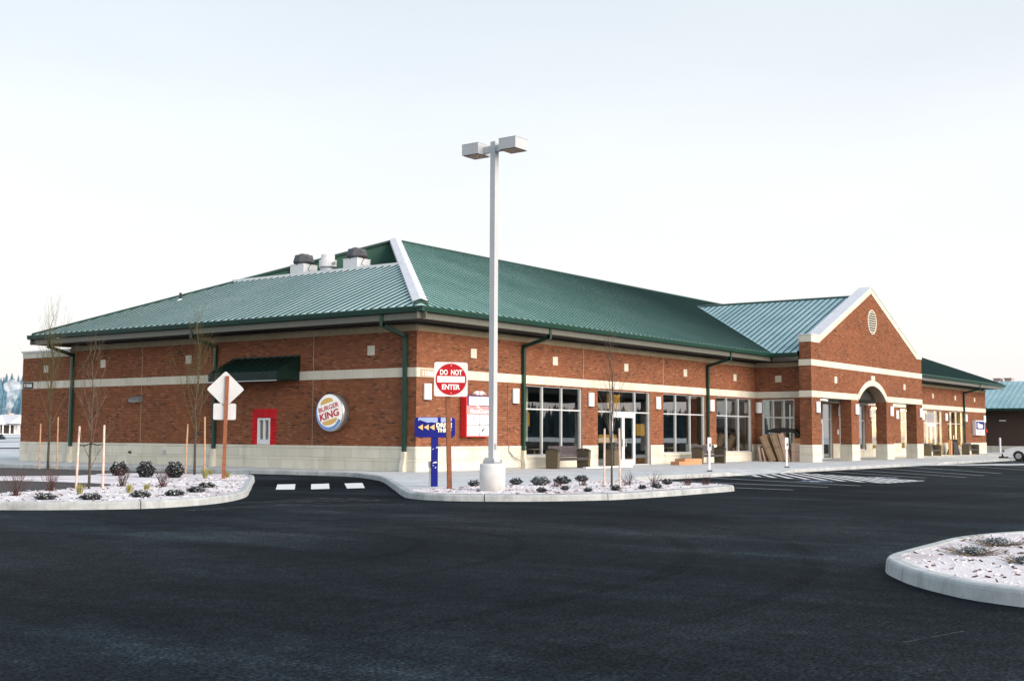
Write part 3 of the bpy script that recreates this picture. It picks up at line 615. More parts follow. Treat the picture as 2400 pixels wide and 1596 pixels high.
# ------------------------------------------------------------------ roof
EZ, OH, SL, DY = 5.98, 1.5, 5/12, 22.4
YR = (DY-OH)/2; ZR = EZ+SL*(YR+OH)          # ridge
XE = LX+.45                                    # right eave
CX0, CX1, CXM = 27.7, 46.5, 37.1; CZ = EZ+SL*(CXM-CX0)
def zfront(y): return EZ+SL*(y+OH)
def zside(x): return EZ+SL*(x+OH)
PW = .406
def roof_panel(poly, ribp, nrm, mat, along, sh=.045):
    """poly: corners; ribp: (bottom,top) of the seam; along: unit vector across the panel"""
    m_ = MB(); m_.poly(poly); me = m_.mesh('roof_panel'); me.materials.append(MATS[mat]); me.materials.append(MATS['seam_green'])
    o = None
    if ribp:
        a, c = Vector(ribp[0]), Vector(ribp[1])
        if (c-a).length > .05:
            w = Vector(along)*.015; up = Vector(nrm)*sh; k = len(m_.v)
            m_.v += [tuple(p) for p in (a-w,a+w,a+w+up,a-w+up,c-w,c+w,c+w+up,c-w+up)]
            m_.f += [tuple(k+i for i in q) for q in ((0,3,2,1),(4,5,6,7),(0,1,5,4),(1,2,6,5),(2,3,7,6),(3,0,4,7))]
            bpy.data.meshes.remove(me); me = m_.mesh('roof_panel'); me.materials.append(MATS[mat]); me.materials.append(MATS['seam_green'])
            for p in me.polygons[1:]: p.material_index = 1
    return me
nS = Vector((-SL,0,1)).normalized(); nF = Vector((0,-SL,1)).normalized()
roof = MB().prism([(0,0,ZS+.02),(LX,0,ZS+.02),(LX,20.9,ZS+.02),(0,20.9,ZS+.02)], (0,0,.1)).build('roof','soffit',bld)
# side slope, cut off below the equipment well
XW = 5.03
ny = round((DY+OH)/PW); pw = (DY+OH)/ny
for i in range(ny):
    ya, yb = -OH+i*pw, -OH+(i+1)*pw
    def top(y): return min(XW, y, DY-OH-y)
    xs = [(-OH, ya)]; ta, tb = top(ya), top(yb); pts = [(-OH,ya),(-OH,yb)]
    crit = sorted([y for y in (XW, DY-OH-XW) if ya < y < yb], reverse=True)
    pts += [(tb,yb)]+[(top(y),y) for y in crit]+[(ta,ya)]
    poly = [(x,y,zside(x)) for x,y in pts]
    if ta <= -OH+1e-6: poly = poly[:-1]
    if tb <= -OH+1e-6: poly.pop(2)
    me = roof_panel(poly[::-1], ((-OH,ya,EZ),(ta,ya,zside(ta))), nS, 'roof_frosted', (0,1,0)); link('roof_panel', me, roof)
# front slope
nx = round((XE+OH)/PW); pw = (XE+OH)/nx
def f_top(x): return min(YR, x, XE-OH-x)
def f_bot(x):
    if CX0 < x < CX1: return -OH+min(x-CX0, CX1-x)
    return -OH
for i in range(nx):
    xa, xb = -OH+i*pw, -OH+(i+1)*pw
    br = sorted([x for x in (YR, XE-OH-YR, CX0, CX1, CXM) if xa < x < xb])
    seq = [xa]+br+[xb]
    lo = [(x, f_bot(x)) for x in seq]; hi = [(x, f_top(x)) for x in reversed(seq)]
    pts = [p for j, p in enumerate(lo+hi) if True]
    cl = []
    for p in pts:
        if not cl or (abs(p[0]-cl[-1][0])+abs(p[1]-cl[-1][1]) > 1e-5): cl.append(p)
    if abs(cl[0][0]-cl[-1][0])+abs(cl[0][1]-cl[-1][1]) < 1e-5: cl.pop()
    poly = [(x,y,zfront(y)) for x,y in cl]
    me = roof_panel(poly, ((xa,f_bot(xa),zfront(f_bot(xa))),(xa,f_top(xa),zfront(f_top(xa)))), nF, 'roof_front', (1,0,0), .037); link('roof_panel', me, roof)
# cross gable, left slope panels (right slope out of sight: one sheet)
nc = round((7.9+2.9)/PW); pw = 10.8/nc; nC = Vector((-SL,0,1)).normalized()
def c_z(x): return EZ+SL*(x-CX0)
for i in range(nc):
    ya, yb = -2.9+i*pw, -2.9+(i+1)*pw
    def xb_(y): return CX0+max(0, y+OH)
    pts = [(xb_(ya),ya),(CXM,ya),(CXM,yb),(xb_(yb),yb)] if i < nc-1 else [(xb_(ya),ya),(CXM,ya),(CXM,yb)]
    if ya < -OH < yb: pts.append((CX0,-OH))
    me = roof_panel([(x,y,c_z(x)) for x,y in pts], ((xb_(ya),ya,c_z(xb_(ya))),(CXM,ya,CZ)), nC, 'roof_blue', (0,1,0)); link('roof_panel', me, roof)
MB().poly([(CXM,-2.9,CZ),(CX1,-2.9,EZ),(CX1,-OH,EZ),(CXM,7.9,CZ)]).build('roof_slope','roof_plain',roof)
MB().poly([(-OH,DY,EZ),(XE,DY,EZ),(XE-OH-YR,YR,ZR),(YR,YR,ZR)][::-1]).build('roof_slope','roof_plain',roof)
MB().poly([(XE,-OH,EZ),(XE,DY,EZ),(XE-OH-YR,YR,ZR)]).build('roof_slope','roof_plain',roof)
# hip caps, ridge caps
def hipcap(a, c, na, nb, w, h, mat, name='hip_cap'):
    """folded cap along a-c; na, nb: in-plane down-slope directions of both sides"""
    a, c = Vector(a), Vector(c); m_ = MB(); up = Vector((0,0,h))
    na, nb = Vector(na)*w, Vector(nb)*w
    m_.poly([a+up, a+na+up, c+na+up, c+up][::-1]); m_.poly([a+up, a+nb+up, c+nb+up, c+up])
    m_.poly([a+na+up, a+na-up*.3, c+na-up*.3, c+na+up][::-1]); m_.poly([a+nb+up, a+nb-up*.3, c+nb-up*.3, c+nb+up]); m_.poly([a+up,a+na+up,a+na-up*.3,a+nb-up*.3,a+nb+up])
    return m_.build(name, mat, roof)
hip_s = Vector((-.22,.30,-.09)); hip_f = Vector((.30,-.22,-.09))
def perp(along, nrm, sgn):
    v_ = Vector(along).normalized().cross(Vector(nrm)).normalized(); return v_*sgn
hv = Vector((1,1,SL)).normalized()
pS = perp(hv, nS, 1); pS = pS if pS.y > 0 else -pS
pF = perp(hv, nF, 1); pF = pF if pF.x > 0 else -pF
hipcap((-1.15,-1.15,zside(-1.15)), (YR,YR,ZR), pS, pF, .28, .11, 'hip_metal')
MB().prism([(-1.17,-1.17,EZ+.05),(-1.17+pF.x*.28,-1.17+pF.y*.28,EZ+.03),(-1.17+pF.x*.28,-1.17+pF.y*.28,EZ+.2),(-1.17,-1.17,EZ+.3),(-1.17+pS.x*.28,-1.17+pS.y*.28,EZ+.2),(-1.17+pS.x*.28,-1.17+pS.y*.28,EZ+.03)], (-.02,-.02,0)).build('hip_cap_end','green_metal',roof)
hr = Vector((1,-1,SL)).normalized(); pR = perp(hr, nS, 1); pR = pR if pR.y < 0 else -pR; nB = Vector((0,SL,1)).normalized(); pB = perp(hr, nB, 1); pB = pB if pB.x > 0 else -pB
hipcap((-1.4,DY-.1,EZ+.05), (YR,YR,ZR), pR, pB, .16, .07, 'green_metal')
hipcap((YR,YR,ZR), (XE-OH-YR,YR,ZR), Vector((0,-1,-SL)).normalized(), Vector((0,1,-SL)).normalized(), .2, .06, 'green_metal', 'ridge_cap')
hipcap((CXM,-2.85,CZ), (CXM,7.9,CZ), Vector((-1,0,-SL)).normalized(), Vector((1,0,-SL)).normalized(), .2, .07, 'green_metal', 'ridge_cap')
hipcap((XE,-OH,EZ), (XE-OH-YR,YR,ZR), Vector((-1,0,0)), Vector((0,1,0)), .15, .05, 'green_metal')
hipcap((CX0+.05,-OH+.05,EZ+.02), (CXM,7.9,CZ), Vector((-.7,.1,0)), Vector((.1,-.7,0)), .12, .035, 'roof_blue', 'valley_flashing')
# equipment well
zW = zside(XW)
MB().prism([(XW,XW,zW-.6),(YR,YR,zW-.6),(YR,YR,ZR-.02),(XW,XW,zW-.02)], (.06,-.06,0)).build('well_wall','green_panel',roof)
MB().prism([(XW,DY-OH-XW,zW-.6),(YR,YR,zW-.6),(YR,YR,ZR-.02),(XW,DY-OH-XW,zW-.02)], (.06,.06,0)).build('well_wall','green_panel',roof)
MB().poly([(XW,XW,zW-.55),(YR,YR,zW-.55),(XW,DY-OH-XW,zW-.55)]).build('well_floor','galv',roof)
MB().box((XW-.10,XW-.02,zW-.12),(XW+.14,DY-OH-XW+.02,zW+.10)).build('coping','white_metal',roof)
# eaves: gutter, fascia, soffit
def eave(name, a, c, outw, fas=True):
    """a->c along eave line at wall-offset OH; outw: outward unit"""
    a, c, o_ = Vector(a), Vector(c), Vector(outw); k = a
    def pr(prof): return [tuple(k+o_*d+Vector((0,0,z))) for d, z in prof]
    g_ = MB().prism(pr([(-.05,-.19),(.07,-.19),(.10,-.05),(.10,0),(.085,0),(.075,-.04),(-.05,-.04)]), c-a).build('gutter','green_metal',roof)
    if fas: MB().prism(pr([(-.15,-.43),(-.12,-.43),(-.12,-.20),(-.15,-.20)]), c-a).build('fascia','fascia_metal',roof)
    return g_
Y1 = DY
eave('e', (-OH,-OH-.09,EZ), (-OH,Y1,EZ), (-1,0,0)); eave('e', (-OH-.09,-OH,EZ), (CX0,-OH,EZ), (0,-1,0)); eave('e', (CX1,-OH,EZ), (XE,-OH,EZ), (0,-1,0))
eave('e', (CX0,-2.9,EZ), (CX0,-OH+.1,EZ), (-1,0,0)); eave('e', (CX1,-2.9,EZ), (CX1,-OH+.1,EZ), (1,0,0)); eave('e', (-OH,DY,EZ), (LX,DY,EZ), (0,1,0))
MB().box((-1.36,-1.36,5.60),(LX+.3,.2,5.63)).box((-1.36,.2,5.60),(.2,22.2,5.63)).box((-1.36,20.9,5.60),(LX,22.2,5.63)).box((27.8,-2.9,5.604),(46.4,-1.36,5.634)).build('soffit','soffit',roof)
for x in [6.58, 22.85, 68.1]:   # front downspouts
    d_ = MB().box((x-.07,-1.42,5.36),(x+.07,-1.28,5.80)).prism([(x-.07,-1.40,5.50),(x+.07,-1.40,5.50),(x+.07,-1.40,5.36),(x-.07,-1.40,5.36)], (0,1.29,-.33))
    d_.box((x-.07,-.15,.85),(x+.07,-.035,5.18)).build('downspout','green_metal',bld)
    MB().prism([(x-.09,-.03,.15),(x-.09,-.25,.15),(x-.09,-.25,.32),(x-.09,-.17,.62),(x-.09,-.17,.88),(x-.09,-.03,.88)], (.18,0,0)).build('downspout_boot','stone',bld)
for y in (.48, 10.95, 20.98):
    s_ = 0.
    d_ = MB().box((-1.42,y+s_-.07,5.36),(-1.28,y+s_+.07,5.80)).prism([(-1.40,y+s_-.07,5.50),(-1.40,y+s_+.07,5.50),(-1.40,y+s_+.07,5.36),(-1.40,y+s_-.07,5.36)], (1.29,-s_,-.33))
    d_.box((-.15,y-.07,.85),(-.035,y+.07,5.18)).build('downspout','green_metal',bld)
    MB().prism([(-.03,y-.09,.15),(-.25,y-.09,.15),(-.25,y-.09,.32),(-.17,y-.09,.62),(-.17,y-.09,.88),(-.03,y-.09,.88)][::-1], (0,.18,0)).build('downspout_boot','stone',bld)

# ------------------------------------------------------------------ entrance gable
GY = -3.6; GX0, GX1 = 27.9, 46.3; GT = .67
gab = fm(GY)
AR, AZ, AXC = 3.425, 1.085, 37.155
PILL = [(27.9,29.15),(33.65,34.83),(39.48,40.68),(45.1,46.3)]
def rake(x): return 6.57+ (max(0, min(x-29.0, 45.2-x)))*.4235
def g_ur(z):
    if z < 6.57: return (GX0, GX1)
    d = (z-6.57)/.4235; return (29.0+d, 45.2-d)
def arch_h(z, r):
    q = r*r-(z-AZ)**2
    if q <= 0 or z < 3.3: return []
    h = math.sqrt(q); return [(AXC-h, AXC+h)]
def g_holes(z):
    h = []
    if z < 5.0: h = arch_h(z, AR+.32)
    if 4.46 < z < 4.82: h = h + [(31.17,31.53),(42.67,43.03)]
    if 4.78 < z < 5.1: h = h + [(36.84,37.47)]
    if abs(z-8.3) < .72: q = math.sqrt(max(0,.72**2-(z-8.3)**2)); h = h + [(37.2-q,37.2+q)]
    return h + [(31.85,31.87),(42.3,42.32)]
gwall = liner('gable_wall', gab, (3.6, 10.0), lambda z: (g_ur(z)[0]+.012, g_ur(z)[1]-.012), lambda z: arch_h(z, AR) if z < 4.6 else [], bld, d0=-GT, d1=-.008, dz=.05)
brickwork(gwall, gab, [(Z2,Z3,g_ur),(5.62,10.05,lambda z: g_ur(z+.02))], g_holes, 5)
blocks('band_block', gab, GX0, AXC-2.45, Z1, Z2, .8, gwall, .022); blocks('band_block', gab, AXC+2.45, GX1, Z1, Z2, .8, gwall, .022)
blocks('band_block', gab, GX0, GX1, Z3, 5.62, .8, gwall, .022)
for x in (31.35, 42.85): boxpart('accent_tile','stone',(x-.18,GY-.012,4.46),(x+.18,GY+.03,4.82),gwall)
# arch stones
a0 = math.asin((3.62-AZ)/AR); na_ = 11
for i in range(na_):
    t0 = a0+(math.pi-2*a0)*i/na_+.0012; t1 = a0+(math.pi-2*a0)*(i+1)/na_-.0012; pts = []
    for k in range(4): t = t0+(t1-t0)*k/3; pts.append((AXC+AR*math.cos(t), GY-.024, AZ+AR*math.sin(t)))
    for k in range(3,-1,-1): t = t0+(t1-t0)*k/3; pts.append((AXC+(AR+.32)*math.cos(t), GY-.024, AZ+(AR+.32)*math.sin(t)))
    MB().prism(pts, (0,.06,0)).build('arch_stone','stone',gwall)
MB().prism([(36.90,GY-.05,4.80),(37.41,GY-.05,4.80),(37.46,GY-.05,5.09),(36.85,GY-.05,5.09)], (0,.09,0)).build('key_stone','stone',gwall)
# raking stone and metal coping
for sx in (0, 1):
    def X_(x): return x if not sx else GX0+GX1-x
    for i in range(12):
        xa, xb = 29.0+i*(8.1/12), 29.0+(i+1)*(8.1/12); za, zb_ = rake(xa), rake(xb)
        MB().prism([(X_(xa+.004),GY-.03,za),(X_(xb-.004),GY-.03,zb_),(X_(xb-.004),GY-.03,zb_+.37),(X_(xa+.004),GY-.03,za+.37)], (0,.1,0)).build('rake_stone','stone',gwall)
    MB().prism([(X_(GX0),GY-.03,6.545),(X_(28.995),GY-.03,6.545),(X_(28.995),GY-.03,6.915),(X_(GX0),GY-.03,6.915)], (0,.1,0)).build('rake_stone','stone',gwall)
    MB().prism([(X_(GX0-.05),GY-.06,6.92),(X_(29.0),GY-.06,6.92),(X_(37.1),GY-.06,10.35),(X_(37.1),GY-.06,10.40),(X_(28.98),GY-.06,6.975),(X_(GX0-.05),GY-.06,6.975)], (0,GT+.1,0)).build('coping','hip_metal',gwall)
    MB().prism([(X_(GX0+.01),GY+.08,6.5),(X_(29.0),GY+.08,6.5),(X_(37.1),GY+.08,9.93),(X_(37.1),GY+.08,10.33),(X_(29.0),GY+.08,6.91),(X_(GX0+.01),GY+.08,6.91)], (0,GT-.1,0)).build('parapet','mortar',gwall)
# round louvre
lv = MB()
for k in range(32):
    t0, t1 = 2*math.pi*k/32, 2*math.pi*(k+1)/32
    lv.prism([(37.2+.66*math.cos(t0),GY-.04,8.3+.66*math.sin(t0)),(37.2+.66*math.cos(t1),GY-.04,8.3+.66*math.sin(t1)),(37.2+.73*math.cos(t1),GY-.04,8.3+.73*math.sin(t1)),(37.2+.73*math.cos(t0),GY-.04,8.3+.73*math.sin(t0))], (0,.08,0))
louv = lv.build('louvre','stone',gwall)
MB().prism([(37.2+.68*math.cos(t),GY+.0,8.3+.68*math.sin(t)) for t in [2*math.pi*k/24 for k in range(24)]], (0,.006,0)).build('louvre_back','dark_bronze',louv)
for k in range(9):
    z = 8.3-.56+k*.14; q = math.sqrt(max(.01,.66**2-(z-8.3)**2)); MB().prism([(37.2-q,GY-.035,z-.03),(37.2-q,GY-.028,z-.034),(37.2-q,GY-.008,z+.02),(37.2-q,GY-.015,z+.024)], (2*q,0,0)).build('louvre_slat','stone',louv)
# pillars
for i, (a, c) in enumerate(PILL):
    p = MB().box((a+.008,GY+.008,ZB),(c-.008,GY+GT-.008,3.6)).build('pillar','mortar',bld)
    ur = lambda z, a=a, c=c: (a, c)
    brickwork(p, gab, [(ZT,Z1,ur)], lambda z: [], 20+i)
    brickwork(p, sm(a), [(ZT,Z1,lambda z: (GY,GY+GT))], lambda z: [], 30+i)
    for z0, z1, w, st in BASE:
        MB().box((a-.03,GY-.03,z0+.004),(c+.03,GY+GT+.03,z1-.004)).build('stone_block','stone',p)
SWp = sm(GX0)    # left end of the gable wall above the first pillar
brickwork(gwall, SWp, [(Z2,Z3,lambda z:(GY,GY+GT)),(5.62,6.545,lambda z:(GY,GY+GT))], lambda z: [], 41)
for z0, z1 in ((Z1,Z2),(Z3,5.62),(6.545,6.915)): MB().box((GX0-.026,GY-.026,z0+.003),(GX0+.02,GY+GT+.02,z1-.003)).build('band_block','stone',gwall)
# porch side wall with its window
XI = 28.73; pw_ = sm(XI); pwin = (-2.26,-.37,.75,3.52)
sidew = liner('porch_wall', pw_, (ZB,ZS), (-2.93,-.0), [pwin], bld, d0=-.25)
def ph(z):
    h = [(pwin[0],pwin[1])] if pwin[2] < z < pwin[3] else []
    if 4.46 < z < 4.82: h = h+[(-1.54,-1.18)]
    return h
brickwork(sidew, pw_, [(ZT,Z1,lambda z:(-2.93,0)),(Z2,Z3,lambda z:(-2.93,0))], ph, 44)
for z0, z1, w, st in BASE: blocks('stone_block' if w < 1 else 'stone_strip', pw_, -2.93, -.03, z0, z1, w, sidew, .03, st, [(pwin[0],pwin[1])] if z1 > .8 else [])
blocks('band_block', pw_, -2.93, -.03, Z1, Z2, .7, sidew, .022); blocks('trim_block', pw_, -2.93, -.03, Z3, 5.51, 1., sidew, .022)
boxpart('accent_tile','stone',(XI-.012,-1.54,4.46),(XI+.03,-1.18,4.82),sidew)
window(pwin[0], pwin[1], .75, 3.52, pw_, bld, even(pwin[0],pwin[1],3), 2.54)
MB().box((29.0,-2.92,3.72),(46.25,-.06,5.0)).build('porch_shade_ceiling','soffit',bld)  # ceiling as a solid dark block, added to deepen the shade behind the arch
MB().box((28.18,-3.0,.35),(28.30,-2.88,5.45)).build('downspout','green_metal',bld)

# ------------------------------------------------------------------ interior seen through the glass
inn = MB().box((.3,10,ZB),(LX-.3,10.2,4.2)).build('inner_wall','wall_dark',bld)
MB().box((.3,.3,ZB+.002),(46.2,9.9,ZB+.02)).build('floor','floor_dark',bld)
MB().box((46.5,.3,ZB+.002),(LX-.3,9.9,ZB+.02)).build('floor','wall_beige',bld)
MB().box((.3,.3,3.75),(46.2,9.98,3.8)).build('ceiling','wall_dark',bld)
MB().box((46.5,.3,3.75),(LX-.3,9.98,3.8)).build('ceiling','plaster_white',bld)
MB().box((46.2,.28,ZB),(46.45,10,4.2)).build('inner_wall','wall_beige',bld)
MB().box((46.5,6.0,ZB),(LX-.4,6.1,3.7)).build('inner_wall','wall_beige',bld)
MB().box((6.95,.75,1.25),(8.05,.85,3.5)).build('inner_wall','wall_beige',bld)
for k in range(7):
    for y in (1.6, 4.0): boxpart('ceiling_or_fill_light','shop_light',(47.6+k*3.7,y,3.66),(48.8+k*3.7,y+.6,3.70),bld)
for k, (x, y, z) in enumerate(((29.9,-1.2,3.55),(34,-1.6,3.62))): boxpart('tube_lamp','tube_light',(x,y,z),(x+1.2,y+.06,z+.05),bld)
for (a, c, y, z0, z1) in ((15.3,16.4,1.3,2.75,3.45),(15.0,16.6,1.6,1.15,1.55),(9.5,10.5,2.4,1.9,2.5),(20.2,21.0,2.6,1.5,2.1)): boxpart('amber_board','amber_panel',(a,y,z0),(c,y+.06,z1),bld)
for x in (7.6,10.4,16.2,21.6,26.4): boxpart('ceiling_or_fill_light','added_fill_light',(x,.9,3.70),(x+.3,1.2,3.73),bld)  # added fill panels that brighten the interior behind the first windows
for k in range(8):
    x = 48.2+k*2.9; MB().box((x,2.6,ZB),(x+1.6,2.64,1.9)).box((x,2.3,.6),(x+1.6,2.9,.64)).box((x,2.3,1.1),(x+1.6,2.9,1.14)).box((x,2.3,1.6),(x+1.6,2.9,1.64)).box((x+.1,2.35,.64),(x+.7,2.6,.95)).box((x+.8,2.35,1.14),(x+1.5,2.6,1.45)).build('display_shelf','shop_goods',bld)
def bandsign(x0, x1, z0):
    MB().box((x0,.22,z0+.22),(x1,.235,z0+.52)).build('window_sign','dark_bronze',bld); MB().box((x0,.22,z0),(x1,.235,z0+.215)).build('window_sign','sign_red2',bld)
for a, c in ((58.02,58.9),(59.3,60.95),(63.9,64.85),(65.15,66.2)): bandsign(a, c, 2.72)
for (x, y) in ((9.3,2.0),(9.9,4.5),(15.2,2.2),(16.4,2.6),(20.5,3.5)):
    pd = MB().tube([(x,y,3.1),(x,y,2.5)], [.22,.32], 12); pd.tube([(x,y,3.75),(x,y,3.1)], .012, 5); pd.build('pendant_lamp','pendant',bld)
for x in (7.6, 9.6, 13.2, 16.5, 19.5, 21.5, 25.5, 27.2):     # cafe tables
    MB().tube([(x,1.5,.17),(x,1.5,.19)], .25, 10).tube([(x,1.5,.19),(x,1.5,.88)], .04, 8).tube([(x,1.5,.88),(x,1.5,.91)], .38, 14).build('cafe_table','wall_beige',bld)
    for s in (-1, 1):
        cx_ = x+s*.62; ch = MB()
        for dx in (-.17,.17):
            for dy in (-.17,.17): ch.tube([(cx_+dx,1.5+dy,.17),(cx_+dx*.9,1.5+dy*.9,.6)], .015, 5)
        ch.box((cx_-.2,1.3,.6),(cx_+.2,1.7,.64)).box((cx_+s*.17,1.3,.64),(cx_+s*.2,1.7,1.08)); ch.build('cafe_chair','dark_bronze',bld)

# ------------------------------------------------------------------ fixtures on the building
def sconce(x, y, z, rz, label):
    t = tag(empty('wall_lamp', (x,y,z), rz), label, 'wall lamp', 'white wall lamps on the brick piers')
    pr = [(.20*math.cos(math.pi*k/10), -.02-.15*math.sin(math.pi*k/10), 0) for k in range(11)]
    MB().prism(pr, (0,0,.59)).build('lamp_shade','sconce_white',t); MB().box((-.21,-.03,.01),(.21,.0,.58)).build('back_plate','dark_bronze',t)
    MB().prism([(p[0]*1.02,p[1]*1.02,0) for p in pr], (0,0,-.012)).build('lamp_rim','dark_bronze',t)
wl = [(.58,'beside the house number plate near the building corner'),(6.09,'between the red menu board and the first window'),(11.74,'between the first window and the glass doors'),(17.72,'between the glass doors and the second bench'),(23.35,'beside the second front downspout'),(41.0,'deep in the porch right of the porch doors'),(46.6,'in the porch seen through the arch'),(51.9,'on the wall seen between the last two pillars'),(57.55,'just left of the lit shop doors'),(63.35,'between the two lit shop windows'),(68.64,'right of the last downspout'),(74.05,'at the far right end of the front wall')]
for x, lb in wl: sconce(x, -.0, 2.78, 0, 'white half round wall lamp '+lb)
sconce(XI, -.2, 2.78, -math.pi/2, 'white half round wall lamp in the inner corner above the cardboard')
for x, lb in ((28.65,'first'),(34.4,'second'),(40.25,'third'),(45.85,'fourth')): sconce(x, GY, 2.78, 0, f'white half round wall lamp on the {lb} porch pillar from the left')
# wall pack lamp, side wall
t = tag(empty('wall_pack_lamp', (0,16.15,2.88)), 'small metal wall pack lamp on the shaded brick side wall', 'wall lamp')
MB().prism([(0,-.34,0),(-.28,-.34,.02),(-.30,-.34,.08),(-.17,-.34,.21),(0,-.34,.25)], (0,.68,0)).build('housing','galv',t); MB().box((-.27,-.3,-.012),(-.03,.3,.0)).build('lens','sign_white',t); MB().box((-.01,-.36,-.03),(.0,.36,.27)).build('back_plate','dark_bronze',t)
# round restaurant sign
t = tag(empty('restaurant_sign', (0,3.99,2.32)), 'round lit fast food sign reading BURGER KING on the side wall', 'sign')
rim = MB(); rim.tube([(-.02,0,0),(-.30,0,0),(-.40,0,0)], [.70,.73,.70], 40); rim.build('sign_case','galv',t, True)
def disc(m_, r, d, a0=0, a1=2*math.pi, r2=0, n=48, cx=0, cz=0):
    return [( -d, cx-r*math.cos(a0+(a1-a0)*k/n), cz+r*math.sin(a0+(a1-a0)*k/n)) for k in range(n+1)]
MB().prism(disc(None,.69,.402)[:-1], (-.012,0,0)).build('sign_face','bk_face',t)
# blue crescent: ring from upper left round the bottom to lower right
cres = MB(); aS, aE = R(118), R(335); K = 40
for k in range(K):
    A0, A1 = aS+(aE-aS)*k/K, aS+(aE-aS)*(k+1)/K
    def wd(a):
        t_ = (a-aS)/(aE-aS); return .012+.125*math.sin(min(1,t_*1.25)*math.pi*.5)**1.6
    P = []
    for a_, rr_ in ((A0,.685),(A1,.685),(A1,.685-wd(A1)),(A0,.685-wd(A0))): P.append((-.4165, -rr_*math.cos(a_), rr_*math.sin(a_)))
    cres.prism(P, (-.004,0,0))
cres.build('blue_crescent','bk_blue',t)
tl = R(14)
def bun(top):
    pts = []
    rr_ = .40
    for k in range(21):
        a_ = math.pi*k/20; px, pz = (.34 if top else .40)*math.cos(a_), (.20 if top else .20)*math.sin(a_)**.8
        if not top: pz = -pz
        pz += .36 if top else -.28
        q = px*math.cos(tl)-pz*math.sin(tl), px*math.sin(tl)+pz*math.cos(tl); pts.append((-.4165, -q[0]+.03, q[1]))
    return pts
MB().prism(bun(True), (-.004,0,0)).build('bun_top','bk_yellow',t); MB().prism(bun(False), (-.004,0,0)).build('bun_bottom','bk_yellow',t)
hl = []
for k in range(9): a_ = R(50)+R(75)*k/8; hl.append((.30*math.cos(a_),.27+.19*math.sin(a_)))
TM = Matrix.Translation((-.424,0,0)) @ SIDE @ Matrix.Rotation(tl,4,'Z')
text('letters','BURGER',.27,'bk_red',t, TM @ Matrix.Translation((.03,.195,0)), .004, .0, .004, fit=(1.07,.185))
text('letters','KING',.40,'bk_red',t, TM @ Matrix.Translation((.0,-.09,0)), .012, .0, .004, fit=(1.02,.28))
# house numbers
t = tag(empty('house_number', (.61,-.03,3.75)), 'tan plate with white house number on the front band at the corner', 'number plate')
MB().box((-.42,-.012,-.155),(.42,0,.155)).build('plate','plate_tan',t); text('digits','11566',.30,'letter_white',t, Matrix.Translation((0,-.016,0)) @ FRONT, .010, 0, .004, fit=(.60,.18))
t = tag(empty('house_number', (-.03,24.64,3.77)), 'black plate with white house number at the far left end of the side wall', 'number plate')
MB().box((-.014,-.42,-.15),(0,.42,.15)).build('plate','black',t); text('digits','11566',.29,'letter_white',t, Matrix.Translation((-.018,0,0)) @ SIDE, .010, 0, .004, fit=(.66,.18))
# menu board
t = tag(empty('menu_board', (3.35,0,0)), 'red wall mounted food court menu board with white panels', 'sign')
MB().box((-.80,-.30,1.42),(.80,-.03,2.95)).build('case','sign_red2',t)
MB().box((-.75,-.315,1.46),(.75,-.301,2.28)).build('panel','sign_white',t)
for (a, c, z0, z1) in ((-.73,-.02,1.48,1.86),(.02,.73,1.48,1.86),(-.73,-.02,1.89,2.26),(.02,.73,1.89,2.26)): MB().box((a,-.325,z0),(c,-.316,z1)).build('menu_panel','letter_white',t)
MB().box((-.755,-.3215,1.866),(.755,-.3155,1.884)).box((-.012,-.3215,1.46),(.012,-.3155,2.28)).build('divider','dark_bronze',t)
MB().box((-.78,-.312,2.29),(.78,-.302,2.62)).build('name_panel','panel_pink',t); MB().box((-.66,-.325,2.63),(.72,-.303,2.96)).build('light_box','letter_white',t); MB().box((-.70,-.312,2.60),(.76,-.302,2.99)).build('light_box_edge','sign_blue',t)
for k in range(9):
    a_ = R(18+k*18); c0, s0 = math.cos(a_), math.sin(a_); w = .075
    MB().prism([(.03-w*.3*s0+.1*c0,-.30,2.99+.06*s0),(.03+w*.3*s0+.1*c0,-.30,2.99+.06*s0),(.03+.50*c0+w*s0,-.30,2.99+.20*s0),(.03+.50*c0-w*s0,-.30,2.99+.20*s0)], (0,.02,0)).build('fan_leaf','letter_white' if k != 4 else 'panel_pink',t)
text('letters','FoodCourt',.25,'letter_white',t, Matrix.Translation((.02,-.318,2.41)) @ FRONT, .008, .25, .004, fit=(1.2,.17)); text('letters','The',.12,'letter_white',t, Matrix.Translation((-.1,-.318,2.57)) @ FRONT, .004, .25, .004)
MB().prism([(-.52,-.327,2.08),(-.30,-.327,2.14),(-.36,-.327,2.17)], (0,-.003,0)).build('menu_mark','bk_red',t); MB().prism([(.12,-.327,1.66),(.18,-.327,1.62),(.40,-.327,1.78),(.2,-.327,1.72)], (0,-.003,0)).build('menu_mark','dark_bronze',t)
for z, a, c in ((1.72,-.45,-.25),(1.60,-.58,-.42),(1.60,-.32,-.12)): MB().box((a,-.329,z),(c,-.326,z+.02)).build('menu_mark','galv',t)
for k in range(5): MB().box((.30+.03*k,-.329,2.2-.06*k),(.42+.02*k,-.326,2.215-.06*k)).build('menu_mark','panel_pink',t)
